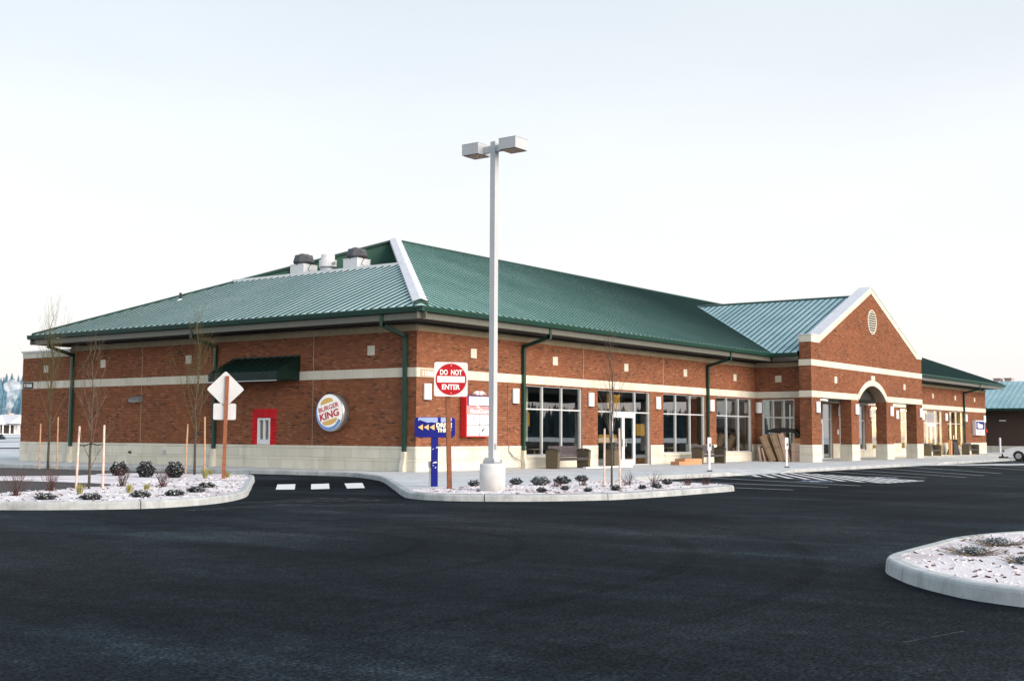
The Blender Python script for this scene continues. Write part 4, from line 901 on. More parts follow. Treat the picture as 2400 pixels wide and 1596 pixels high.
# blue and white shop sign, right end
t = tag(empty('shop_sign', (71.85,0,2.3)), 'white box shop sign with blue panel at the right end of the store front', 'sign')
MB().box((-1.35,-.30,-.62),(1.35,-.03,.62)).build('case','sign_white',t); MB().box((-1.18,-.312,-.12),(1.18,-.301,.52)).build('blue_panel','sign_blue',t)
MB().prism([(-.85,-.316,.05),(-.6,-.316,-.03),(.55,-.316,-.04),(.75,-.316,.1),(.62,-.316,.3),(-.3,-.316,.32),(-.45,-.316,.42),(-.85,-.316,.40)], (0,-.004,0)).build('white_emblem','letter_white',t)
MB().box((-.35,-.314,-.42),(.35,-.302,-.36)).box((-.2,-.314,-.32),(.2,-.302,-.28)).build('small_print','panel_pink',t)
# alarm bell, conduit, outlet boxes, stains are parts of the building
MB().tube([(74.3,-.16,2.05),(74.3,-.02,2.05)], .17, 14).build('alarm_bell','sign_red2',bld)
MB().tube([(5.62,-.06,1.07),(5.64,-.06,.85),(5.9,-.10,.62),(6.25,-.14,.5),(6.38,-.16,.36),(6.3,-.2,.22),(6.0,-.25,.2),(4.5,-.3,.2)], .022, 6).build('conduit','galv',bld)
for x, z in ((11.7,.55),(11.35,.72)): boxpart('outlet_box','white_metal',(x,-.07,z),(x+.09,-.032,z+.2),bld)
boxpart('outlet_box','sign_white',(41.05-.45,-.06,1.65),(41.05-.2,-.01,1.95),bld)
boxpart('hose_bib','dark_bronze',(-.08,16.5,.62),(-.03,16.65,.72),bld)
for y in (14.1,): boxpart('outlet_box','galv',(-.07,y,.6),(-.031,y+.16,.8),bld)

# ------------------------------------------------------------------ roof equipment
def fan(y0, y1, lab):
    yc = (y0+y1)/2; w = (y1-y0)/2*.58; t = tag(empty('roof_exhaust_fan', (7.2,yc,zW-.55)), lab, 'exhaust fan', 'exhaust fans in the roof well')
    MB().box((-w,-w,0),(w,w,1.38)).build('curb','white_metal',t); MB().box((-w*1.03,-w*1.03,1.38),(w*1.03,w*1.03,1.42)).build('flange','white_metal',t)
    R1 = [cyl_pts(w*1.12,8,1.46), cyl_pts(w*1.2,8,1.55), cyl_pts(w*1.0,8,1.85), cyl_pts(w*.95,8,1.88)]
    h_ = MB()
    for i, r in enumerate(R1): h_.v += r
    for i in range(3):
        for q in range(8): h_.f.append((i*8+q, i*8+(q+1)%8, (i+1)*8+(q+1)%8, (i+1)*8+q))
    h_.f.append(tuple(range(24,32))); h_.f.append(tuple(reversed(range(8)))); h_.build('hood','fan_hood',t, M=Matrix.Rotation(R(22.5),4,'Z'))
    MB().tube([(0,0,1.88),(0,0,1.95)], w*.5, 8).build('cap','fan_hood',t); MB().tube([(0,0,1.38),(0,0,1.5)], w*1.05, 12).build('throat','black',t)
    MB().tube([(-w*.5,-w*1.0,1.75),(-w*.3,-w*1.3,1.65),(-w*.2,-w*1.25,1.45),(-w*.45,-w*1.12,1.15),(0,-w*1.0,1.1)], .012, 5).build('cable','black',t)
fan(12.61,14.17,'roof exhaust fan with black hood farther from the roof peak'); fan(9.15,10.67,'roof exhaust fan with black hood closest to the roof peak')
t = tag(empty('roof_vent_duct', (7.2,11.78,zW-.55)), 'round shiny metal vent duct between the two roof fans', 'vent')
MB().tube([(0,0,0),(0,0,1.1),(0,0,1.12),(0,0,1.2)], [.36,.36,.36,.42], 20).build('base','galv',t); MB().tube([(0,0,1.2),(0,0,1.52)], .42, 20).build('body','white_metal',t); MB().tube([(0,0,1.52),(0,0,1.78)], .33, 20).build('cap','white_metal',t); MB().tube([(-.1,-.42,1.35),(-.12,-.58,1.35)], .06, 8).build('damper_handle','galv',t)
t = tag(empty('roof_vent_pipe', (2.6,16.72,zside(2.6))), 'small dark vent pipe on the side roof slope', 'vent')
MB().tube([(0,0,-.05),(0,0,.32)], .06, 10).build('pipe','black',t); MB().tube([(0,0,-.08),(0,0,.04)], [.2,.09], 10).build('flashing','hip_metal',t)

# ------------------------------------------------------------------ street furniture
t = tag(empty('light_pole', (-9.85,-10.95,.15)), 'tall square twin head light pole on round concrete base in the middle bed', 'street lamp')
MB().tube([(0,0,-.1),(0,0,.6),(0,0,.66)], [.315,.315,.30], 28).build('base','pale_concrete',t, True); MB().box((-.17,-.17,.665),(.17,.17,.70)).build('base_plate','galv',t); MB().box((-.14,-.14,.70),(.14,.14,.80)).build('base_cover','pole_paint',t)
MB().box((-.075,-.075,.80),(.075,.075,8.62)).build('pole','pole_paint',t)
for a, c in ((-.15,-.15),(.15,-.15),(-.15,.15),(.15,.15)): MB().tube([(a,c,.70),(a,c,.76)], .016, 6).build('anchor_bolt','galv',t)
MB().box((-.04,-.081,1.0),(.04,-.0755,1.14)).build('hand_hole_cover','galv',t)
for sy in (-1, 1):
    MB().box((-.05,min(sy*.076,sy*.32),8.36),(.05,max(sy*.076,sy*.32),8.52)).build('arm','pole_paint',t)
    h_ = MB().box((-.26,min(sy*.321,sy*.83),8.33),(.26,max(sy*.321,sy*.83),8.60)).build('lamp_head','pole_paint',t); MB().box((-.23,min(sy*.35,sy*.80),8.315),(.23,max(sy*.35,sy*.80),8.329)).build('lens','lamp_lens',h_)
    MB().box((-.265,min(sy*.316,sy*.835),8.60),(.265,max(sy*.316,sy*.835),8.612)).build('lid','galv',h_)
def rrect(w, h, r, n=5):
    pts = []
    for cx, cy, a0 in ((w/2-r,h/2-r,0),(-w/2+r,h/2-r,90),(-w/2+r,-h/2+r,180),(w/2-r,-h/2+r,270)):
        for k in range(n+1): a = R(a0+90*k/n); pts.append((cx+r*math.cos(a), cy+r*math.sin(a), 0))
    return pts
def facing(n):
    n = Vector(n).normalized(); x = Vector((0,0,1)).cross(n).normalized(); return Matrix(((x.x,0,n.x,0),(x.y,0,n.y,0),(0,1,0,0),(0,0,0,1)))
t = tag(empty('do_not_enter_sign', (-9.93,-9.67,.15)), 'square red and white DO NOT ENTER sign on a brown wooden post', 'road sign')
F = facing((-.62,-.78,0)); FI = Matrix.Translation((0,0,2.735)) @ F
MB().prism([FI @ Vector((p[0],p[1],.055)) for p in rrect(.86,.86,.06)], F.to_3x3() @ Vector((0,0,.006))).build('panel','sign_white',t)
MB().prism([FI @ Vector((.395*math.cos(2*math.pi*k/48),.395*math.sin(2*math.pi*k/48),.0625)) for k in range(48)], F.to_3x3() @ Vector((0,0,.002))).build('red_disc','sign_red',t)
MB().prism([FI @ Vector((p[0],p[1],.0655)) for p in rrect(.71,.155,.015,2)], F.to_3x3() @ Vector((0,0,.002))).build('bar','letter_white',t)
text('letters','DO  NOT',.2,'letter_white',t, FI @ Matrix.Translation((0,.175,.066)), .006, 0, .002, fit=(.565,.135)); text('letters','ENTER',.2,'letter_white',t, FI @ Matrix.Translation((0,-.19,.066)), .006, 0, .002, fit=(.46,.13))
for s in (.345,-.345): MB().tube([FI @ Vector((0,s,.064)), FI @ Vector((0,s,.072))], .012, 8).build('bolt','galv',t)
MB().box((-.055,-.045,-.15),(.055,.045,3.05), Matrix.Rotation(R(-2),4,'X') @ Matrix.Rotation(math.atan2(.62,-.78)+math.pi,4,'Z')).build('post','wood_post',t)
t = tag(empty('warning_sign', (-8.68,.24,.15)), 'diamond road sign seen from its blank back with small plate below on a wooden post', 'road sign')
F = facing((-.66,-.75,0)); FI = Matrix.Translation((0,0,2.71)) @ F
rp45 = [Matrix.Rotation(R(45),4,'Z') @ Vector(p) for p in rrect(.80,.80,.06)]
MB().prism([FI @ Vector((p.x,p.y,-.07)) for p in rp45], F.to_3x3() @ Vector((0,0,.006))).build('diamond_panel','sign_back',t); MB().prism([FI @ Vector((p[0]-.01,p[1]-.685,-.07)) for p in rrect(.68,.50,.05)], F.to_3x3() @ Vector((0,0,.006))).build('lower_panel','sign_back',t)
MB().box((-.055,-.045,-.15),(.055,.045,3.12), Matrix.Rotation(R(1.2),4,'Y') @ Matrix.Rotation(math.atan2(.66,-.75)+math.pi,4,'Z')).build('post','wood_post',t)
t = tag(empty('drive_through_sign', (-8.98,-8.38,.15)), 'blue drive thru sign with yellow arrows on a blue post', 'sign')
F = facing((-.64,-.77,0)); FI = Matrix.Translation((0,0,1.545)) @ F; dn = F.to_3x3() @ Vector((0,0,1))
MB().prism([FI @ Vector((p[0],p[1],-.07)) for p in rrect(1.06,.53,.09)], dn*.14).build('case','sign_blue',t)
skyp = [(-.45,.255),(-.46,.17),(-.40,.185),(-.30,.15),(-.2,.12),(-.1,.135),(0,.12),(.1,.15),(.2,.13),(.33,.15),(.44,.17),(.44,.255)]
MB().prism([FI @ Vector((x,y,.071)) for x,y in skyp][::-1], dn*.003).build('pale_band','sign_sky',t); MB().prism([FI @ Vector((x,y,.0745)) for x,y in ((.065,.10),(.145,.10),(.145,.256),(.065,.256))], dn*.002).build('stripe','sign_blue',t)
for k in range(3): MB().prism([FI @ Vector((-.46+k*.155+x,-.0+y,.075)) for x,y in ((0,0),(.13,-.078),(.13,.078))], dn*.004).build('arrow','arrow_yellow',t)
text('letters','DRIVE',.165,'letter_cream',t, FI @ Matrix.Translation((.235,.058,.076)), .010, 0, .003, fit=(.42,.118)); text('letters','THRU',.165,'letter_cream',t, FI @ Matrix.Translation((.235,-.075,.076)), .010, 0, .003, fit=(.38,.112))
MB().box((-.085,-.05,-.2),(.085,.05,1.29), Matrix.Rotation(math.atan2(.64,-.77)+math.pi,4,'Z')).build('post','sign_blue',t)
for (u, z, w, h) in ((.05,1.02,.05,.05),(-.05,.98,.04,.03),(.0,.63,.13,.05),(.02,.5,.04,.04),(-.045,.55,.05,.02)): MB().prism([F @ Vector((u-w/2,z-h/2,.051)), F @ Vector((u+w/2,z-h*.2,.051)), F @ Vector((u+w*.3,z+h/2,.051)), F @ Vector((u-w*.2,z+h*.2,.051))], dn*.002).build('scuff','sign_white',t)
MB().tube([F @ Vector((-.13,-.1,0)), F @ Vector((-.115,.52,0))], .018, 8).build('conduit','galv',t); MB().box((-.03,-.03,.5),(.03,.03,.66), Matrix.Translation(F @ Vector((-.12,0,0)))).build('junction_box','galv',t)
for x, y, lb in ((8.81,-7.3,'white accessible parking sign post closest to the middle bed'),(16.66,-7.05,'white accessible parking sign post in front of the cardboard boxes')):
    t = tag(empty('parking_sign_post', (x,y,.15)), lb, 'sign post', 'accessible parking sign posts'); F = facing((-.75,-.66,0)); FI = Matrix.Translation((0,0,1.03)) @ F; dn = F.to_3x3() @ Vector((0,0,1))
    MB().prism([F @ Vector((a,z,-.02)) for a, z in ((-.04,.02),(.04,.02),(.04,1.0),(-.04,1.0))], dn*.03).build('post','sign_white',t); MB().prism([FI @ Vector((p[0],p[1]+.02,.012)) for p in rrect(.145,.5,.02,2)], dn*.005).build('panel','letter_white',t)
    MB().prism([FI @ Vector((p[0]+.02,p[1]-.03,.018)) for p in rrect(.06,.14,.01,2)], dn*.003).build('symbol','paint_blue',t); MB().tube([(0,0,-.02),(0,0,.03),(0,0,.05)], [.12,.11,.05], 12).build('foot','rubber',t)

# benches
def bench(x0, x1, label):
    t = tag(empty('bench', (x0,-1.15,.15)), label, 'bench', 'pebble ended benches on the walk'); L_ = x1-x0
    def slab(x):
        pr = [(x,-.28,0),(x,.28,0),(x,.30,.66)]+[(x,.30*math.cos(math.pi*k/10),.66+.10*math.sin(math.pi*k/10)) for k in range(1,10)]+[(x,-.30,.66)]
        o = MB().prism(pr, (.16,0,0)).build('end_panel','pebble',t)
        cp = [(x-.012,.31*math.cos(math.pi*k/10),.665+.105*math.sin(math.pi*k/10)) for k in range(11)]+[(x-.012,.31*math.cos(math.pi*k/10),.70+.115*math.sin(math.pi*k/10)) for k in range(10,-1,-1)]
        MB().prism(cp, (.184,0,0)).build('end_cap','dark_bronze',o)
    slab(0); slab(L_-.16)
    for k in range(5): boxpart('seat_slat','bench_slat',(.17,-.27+k*.10,.40),(L_-.17,-.18+k*.10,.44),t)
    for k in range(5): MB().box((.17,-.015,0),(L_-.17,.015,.085), Matrix.Translation((0,.225+k*.018,.46+k*.092)) @ Matrix.Rotation(R(-10),4,'X')).build('back_slat','bench_slat',t)
    MB().box((.17,-.28,.33),(L_-.17,-.25,.40)).build('apron','dark_bronze',t)
bench(7.05, 9.5, 'bench with pebble concrete ends below the first big window')
bench(19.55, 22.1, 'bench with pebble concrete ends behind the flat brown boxes')
bench(54.9, 57.3, 'bench with pebble concrete ends right beside the last porch pillar')
bench(64.4, 67.2, 'bench with pebble concrete ends beneath the lit window at far right')
# trash bin
t = tag(empty('trash_bin', (12.75,-.55,.15)), 'square pebble concrete trash bin standing left of the glass doors', 'trash bin')
MB().box((-.28,-.24,0),(.28,.24,.72)).build('body','pebble',t); MB().box((-.30,-.26,.722),(.30,.26,.76)).build('rim','dark_bronze',t); MB().tube([(0,0,.76),(0,0,1.0),(0,0,1.06)], [.25,.24,.12], 14).build('dome','dark_bronze',t)
# covered dark bundle by the shop doors
t = tag(empty('covered_display', (62.7,-.75,.15)), 'dark covered display stand beside the lit shop doors', 'display')
cv = MB(); rings = [(.62,0),(.55,.25),(.42,.55),(.36,.9),(.30,1.02),(.33,1.14),(.28,1.2)]; rr = random.Random(11); nn = 14
for r_, z in rings:
    for q in range(nn): a = 2*math.pi*q/nn; e = 1+rr.uniform(-.10,.10); cv.v.append((r_*e*1.2*math.cos(a), r_*e*.8*math.sin(a), z))
for i in range(len(rings)-1):
    for q in range(nn): cv.f.append((i*nn+q,i*nn+(q+1)%nn,(i+1)*nn+(q+1)%nn,(i+1)*nn+q))
cv.f.append(tuple((len(rings)-1)*nn+q for q in range(nn))); cv.build('cover','black',t); MB().box((-.95,-.1,0),(-.68,.1,1.15)).build('stand','cardboard_orange',t); MB().tube([(.05,0,1.15),(.05,0,1.5)], .035, 8).build('pole','white_metal',t)
# white board lying on the walk
tag(MB().prism([(0,-.06,0),(3.7,-.09,0),(3.7,.09,0),(0,.10,0)], (0,0,.06)).build('board','plaster_white', M=Matrix.Translation((8.6,-1.75,.152))), 'long white board lying on the walk beside the glass doors', 'board')
# cardboard
def carton(name, size, M, mat, label, tape=True, group='discarded cardboard by the porch'):
    t = tag(empty(name), label, 'cardboard box', group); t.matrix_world = M
    a, b_, c = size; MB().box((-a/2,-b_/2,0),(a/2,b_/2,c)).build('carton',mat,t)
    if tape: MB().box((-a/2-.003,-.03,c*.02),(-a/2-.001,.03,c*.98)).build('tape','plate_tan',t); MB().box((-a/2-.003,-b_/2+.01,c*.52),(-a/2-.0015,b_/2-.01,c*.535)).build('fold','dark_bronze',t)
T_ = Matrix.Translation
carton('flat_box',(1.35,.50,.16),T_((17.35,-1.6,.152)) @ Matrix.Rotation(R(-8),4,'Z'),'cardboard_orange','flat low brown box on the walk farther from the second bench',False,'flat boxes on the walk')
carton('flat_box',(1.5,.55,.27),T_((18.5,-1.25,.152)) @ Matrix.Rotation(R(-5),4,'Z'),'cardboard_orange','flat brown box against the front of the second bench',False,'flat boxes on the walk')
def lean(y, ang): return T_((28.2,y,.152)) @ Matrix.Rotation(R(-ang),4,'X')
carton('cardboard_sheet',(.5,.10,.80),lean(-.62,8),'cardboard_pale','short narrow cardboard piece leftmost of the leaning pile',False)
carton('cardboard_sheet',(.5,.09,.74),lean(-.88,14),'cardboard_pale','short narrow cardboard piece second from left in the pile',False)
carton('leaning_carton',(.55,.36,1.52),lean(-1.35,24),'cardboard','tall brown carton leaning left, its tape facing the car park')
carton('leaning_carton',(.55,.36,1.55),lean(-1.88,20),'cardboard','tall brown carton leaning left in the middle of the pile')
carton('leaning_carton',(.5,.22,1.56),lean(-2.18,16),'cardboard_pale','pale leaning carton right of the two brown ones',False)
carton('upright_carton',(.62,.50,1.0),T_((28.35,-2.62,.152)),'cardboard_pale','upright pale carton standing against the first porch pillar')
carton('small_carton',(.5,.42,.26),T_((28.36,-2.64,1.156)),'cardboard_orange','small orange brown box on top of the upright pale carton',False)
t = tag(MB().prism([(0,0,0),(.05,-.35,.10),(.05,-.9,.14),(.02,-1.5,.06),(0,-1.9,-.22),(0,-1.85,-.32),(.02,-1.45,-.12),(.05,-.9,-.10),(.05,-.35,-.12),(0,-.02,-.10)], (.5,0,0)).build('black_sheet','black', M=T_((28.05,-.95,1.83))), 'dark sheet draped over the top of the cardboard pile', 'sheet')

# ------------------------------------------------------------------ planting
def twigs(m_, base, d, L_, r0, depth, r, up=.5, spread=.5, kids=(3,5), n=4):
    pts = [Vector(base)]; d = Vector(d).normalized(); k = 4
    for i in range(k):
        d = (d+Vector((r.uniform(-.12,.12),r.uniform(-.12,.12),r.uniform(0,.12)*up))).normalized(); pts.append(pts[-1]+d*L_/k)
    m_.tube(pts, [r0*(1-.75*i/k) for i in range(k+1)], n, False)
    if depth:
        for q in range(r.randint(*kids)):
            t_ = r.uniform(.25,1); j = min(int(t_*k), k-1); p = pts[j].lerp(pts[j+1], t_*k-j); a = r.uniform(0,6.28)
            nd = d*(1-.1)+Vector((math.cos(a)*spread, math.sin(a)*spread, up*.5)); twigs(m_, p, nd, L_*r.uniform(.45,.7), r0*.45, depth-1, r, up, spread, kids, max(3,n-1))
def tree(x, y, z0, H, label, seed, r0=.035, nb=26, lo=.35, spr=.36, mat='twig', bl=.30):
    t = tag(empty('bare_tree', (x,y,z0)), label, 'tree', 'young staked trees'); r = random.Random(seed); tk = MB(); P = [Vector((0,0,-.1))]
    for i in range(10): P.append(Vector((r.uniform(-.012,.012)*i, r.uniform(-.012,.012)*i, H*(i+1)/10)))
    tk.tube(P, [r0*(1-.9*i/10) for i in range(11)], 7); tk.build('trunk','bark',t,True); c = MB()
    for i in range(nb):
        f = lo+(1-lo)*(i/nb)**.9*.95; z = H*f; j = min(int(f*10),9); p = P[j+1].copy(); p.z = z; a = i*2.4+r.uniform(-.4,.4)
        twigs(c, p, (math.cos(a)*spr, math.sin(a)*spr, 1), H*bl*(1.25-f)*r.uniform(.8,1.2), r0*.35*(1.2-f), 2, r, .7, .4, (3,5))
    c.build('crown',mat,t); return t
tree(-6.64,12.6,.12,6.0,'bare staked tree by the far left house number plate',1,.05,24,.25,.30,'twig_green',.36)
tree(-15.5,-2.8,.12,3.9,'thin bare staked tree in front of the side wall left of the round shrubs',2,.035,16,.12,.45,'twig',.26)
tree(-7.02,3.63,.12,5.3,'bare staked tree beside the back of the diamond sign',3,.045,22,.22,.30,'twig_green',.34)
tree(-5.78,-11.85,.15,4.3,'thin bare staked tree in front of the glass doors',4,.032,22,.22,.24,'twig',.24)
stk = [(-6.84,12.87,1.84,'stake_wood','far side stake of the tree by the far left corner'),(-6.44,12.33,2.1,'stake_wood','near side stake of the tree by the far left corner'),(-15.69,-2.54,1.67,'stake_pale','left pale stake of the thin tree nearest the car park'),(-15.3,-3.07,1.70,'stake_pale','right pale stake of the thin tree nearest the car park'),(-7.2,3.87,1.82,'stake_wood','left stake of the tree beside the diamond sign'),(-6.82,3.36,2.06,'stake_wood','right stake of the tree beside the diamond sign'),(-5.90,-11.69,1.69,'stake_pale','left stake of the thin tree before the glass doors'),(-5.65,-12.03,1.70,'stake_pale','right stake of the thin tree before the glass doors')]
trs = [(-6.64,12.6),(-6.64,12.6),(-15.5,-2.8),(-15.5,-2.8),(-7.02,3.63),(-7.02,3.63),(-5.78,-11.85),(-5.78,-11.85)]
for i, (x, y, zt_, mt, lb) in enumerate(stk):
    t = tag(empty('tree_stake', (x,y,.12)), lb, 'stake', 'wooden tree stakes'); r = random.Random(50+i); dx, dy = r.uniform(-.03,.03), r.uniform(-.03,.03)
    MB().tube([(0,0,-.2),(dx*.5,dy*.5,zt_*.5),(dx,dy,zt_-.12-.05),(dx,dy,zt_-.12)], [.029,.028,.027,.02], 9).build('pole',mt,t); zz = (zt_-.12)*(.72 if i not in (2,3) else .70)
    tx, ty_ = trs[i][0]-x, trs[i][1]-y; MB().tube([(dx,dy,zz),(tx*.5,ty_*.5,zz-.02),(tx,ty_,zz+.03)], .014, 5).build('tie','rubber',t)
def leafball(m_, c, rad, cnt, s, r, flat=1., up=0.):
    for _ in range(cnt):
        while True:
            v_ = Vector((r.uniform(-1,1),r.uniform(-1,1),r.uniform(-1,1)))
            if .3 < v_.length < 1: break
        v_ = v_.normalized()*(v_.length**.4); lump = .82+.25*math.sin(v_.x*5+c[0])*math.sin(v_.y*6)*math.cos(v_.z*4); p = Vector(c)+Vector((v_.x*rad*lump, v_.y*rad*lump, v_.z*rad*flat*lump))
        if p.z < .0: continue
        a = Vector((r.uniform(-1,1),r.uniform(-1,1),r.uniform(-.6,1))).normalized(); b2 = a.orthogonal().normalized(); ss = s*r.uniform(.6,1.3)
        m_.poly([p-a*ss, p+b2*ss*.45, p+a*ss, p-b2*ss*.45])
def shrub(x, y, z0, rad, label, seed, flat=.85, s=.05, cnt=900, group='dark round shrubs', frost=.12, mat='leaf_dark', name='round_shrub'):
    t = tag(empty(name, (x,y,z0)), label, 'shrub', group); r = random.Random(seed); m_ = MB(); leafball(m_, (0,0,rad*flat*.75), rad, cnt, s, r, flat); m_.build('foliage',mat,t)
    f_ = MB(); leafball(f_, (0,0,rad*flat*.85), rad*1.03, int(cnt*frost), s*.8, r, flat); f_.build('frosted_leaves','leaf_frost',t)
    k_ = MB(); 
    for q in range(5): a = q*1.26; k_.tube([(0,0,-.05),(rad*.5*math.cos(a),rad*.5*math.sin(a),rad*flat*.9)], [.015,.006], 4)
    k_.build('stems','bark',t)
shrub(-9.2,4.7,.13,.32,'round dark shrub leftmost of three, beside the thin bare tree',1); shrub(-9.6,2.8,.13,.31,'round dark shrub in the middle of three',2,1.0); shrub(-9.2,1.9,.13,.32,'round dark shrub rightmost of three, closest to the diamond sign',3,.95)
low = [(-18.96,-6.32,'low dark frosted shrub nearest the left picture edge'),(-18.39,-7.05,'low dark frosted shrub in front of the pale right stake'),(-17.09,-6.95,'low dark frosted shrub just right of the kerb joint'),(-16.27,-7.05,'low dark frosted shrub with pointed top by the island kerb'),(-14.9,-6.1,'low dark frosted shrub, front one of a pair near the island tip'),(-13.1,-4.3,'low dark frosted shrub, rear one of a pair near the island tip')]
for i, (x, y, lb) in enumerate(low): shrub(x,y,.13,.23,lb,20+i,.36,.036,620,'low frosted shrubs of the left island',.35,'leaf_dark','low_shrub')
mid = [(-8.34,-9.2,.22,'low dark shrub behind the do not enter post'),(-6.6,-9.3,.24,'low dark shrub just right of the light pole base'),(-6.56,-10.08,.36,'largest low grey green shrub in the middle bed'),(-5.29,-9.94,.32,'low grey shrub right of the largest one'),(-3.3,-9.3,.26,'low dark shrub at the back of the middle bed before the trash bin'),(-9.9,-12.45,.16,'tiny dark clump near the kerb right of the lamp base'),(-8.55,-12.2,.14,'tiny pointed dark clump below the grey shrub'),(-8.89,-13.1,.14,'tiny flat dark clump close to the middle kerb'),(-7.88,-13.25,.18,'flat dark clump below the staked tree by the kerb'),(-6.67,-13.3,.14,'tiny dark clump right of the staked tree'),(-6.11,-13.4,.17,'dark pointed clump near the second kerb joint'),(-3.63,-12.33,.2,'low dark clump near the right end of the middle bed')]
for i, (x, y, rad, lb) in enumerate(mid): rad *= .8; shrub(x,y,.155,rad,lb,40+i,.5 if rad > .2 else .6,.04 if rad > .2 else .03,int(2200*rad),'low plants of the middle bed',.2,'leaf_grey' if rad > .27 else 'leaf_dark','low_shrub')
def redtwig(x, y, z0, H, label, seed, group, nst=16):
    t = tag(empty('red_twig_shrub', (x,y,z0)), label, 'shrub', group); r = random.Random(seed); m_ = MB()
    for i in range(nst): a = r.uniform(0,6.28); s = r.uniform(.15,.9); twigs(m_, (r.uniform(-.05,.05),r.uniform(-.05,.05),-.03), (math.cos(a)*s,math.sin(a)*s,1), H*r.uniform(.6,1), .009, 1, r, .3, .5, (2,4), 3)
    m_.build('branches','red_twig',t); b_ = MB(); leafball(b_,(0,0,.03),.16,60,.03,r,.5); b_.build('dead_leaves','red_twig',t)
for i, (x, y, H, lb) in enumerate([(-18.49,-4.47,.62,'bare reddish shrub nearest the left picture edge'),(-16.76,-3.14,.62,'bare reddish shrub left of the thin pale staked tree'),(-14.06,-2.14,.5,'bare reddish shrub below the left round shrub'),(-13.61,-3.19,.48,'bare reddish shrub below the right round shrub')]): redtwig(x,y,.13,H,lb,60+i,'bare reddish shrubs of the left island',20)
for i, (x, y, H, lb) in enumerate([(-5.9,-11.0,.26,'small reddish twiggy plant left of the staked tree'),(-4.9,-11.84,.4,'small reddish twiggy plant right of the staked tree'),(-3.87,-12.08,.36,'small reddish twiggy plant in the right half of the middle bed'),(-3.72,-13.0,.3,'sparse twiggy plant second from the bed tip'),(-3.23,-13.3,.32,'sparse twiggy plant closest to the bed tip'),(-7.09,-11.0,.2,'spread of dead reddish leaves below the grey shrub')]): redtwig(x,y,.155,H,lb,70+i,'small twiggy plants of the middle bed',12)
def tuft(x, y, z0, H, label, seed):
    t = tag(empty('grass_tuft', (x,y,z0)), label, 'grass tuft', 'dry grass tufts'); r = random.Random(seed); m_ = MB()
    for i in range(70):
        a = r.uniform(0,6.28); b0 = Vector((math.cos(a)*.05*r.random(), math.sin(a)*.05*r.random(), -.02)); s = r.uniform(.05,.45); tp = b0+Vector((math.cos(a)*s*H, math.sin(a)*s*H, H*r.uniform(.6,1))); w = Vector((-math.sin(a),math.cos(a),0))*.008; md = b0.lerp(tp,.55)+Vector((0,0,.05*H))
        m_.poly([b0-w,b0+w,md+w*.8,md-w*.8]); m_.poly([md-w*.8,md+w*.8,tp])
    m_.build('blades','grass_blade',t)
for i, (x, y, H, lb) in enumerate([(-17.15,-4.84,.30,'yellow grass tuft at the foot of the pale left stake'),(-16.05,-5.13,.26,'yellow grass tuft above the kerb joint of the left island'),(-14.98,-4.37,.22,'small yellow grass tuft right of the kerb joint tuft'),(-6.9,4.6,.28,'yellow grass tuft left of the stake behind the diamond sign'),(-6.7,3.2,.25,'yellow grass tuft right of the stake behind the diamond sign'),(-9.0,.7,.42,'long tangled grass tuft left of the diamond sign post'),(-8.2,.6,.28,'yellow grass tuft right at the diamond sign post')]): tuft(x,y,.13,H,lb,80+i)
for i, (x, y, rad, lb) in enumerate([(-19.0,-24.85,.24,'frosted low evergreen closest to the tip of the right island'),(-17.6,-24.75,.26,'tall frosted evergreen at the far side of the right island'),(-19.6,-25.6,.2,'frosted twiggy plant near the picture edge of the right island')]):
    shrub(x,y,.15,rad*.8,lb,90+i,.30,.018,420,'frosted plants of the right island',.8,'leaf_grey','low_shrub')
    r = random.Random(190+i); m_ = MB()
    for q in range(26): a = r.uniform(0,6.28); twigs(m_,(x,y,.15),(math.cos(a),math.sin(a),r.uniform(.02,.16)),rad*1.3,.006,1,r,.2,.5,(3,5),3)
    o = m_.build('twigs','twig',None); par = [q for q in bpy.data.objects if q.get('label') == lb][0]; o.parent = par; o.location = (-x,-y,-.15)

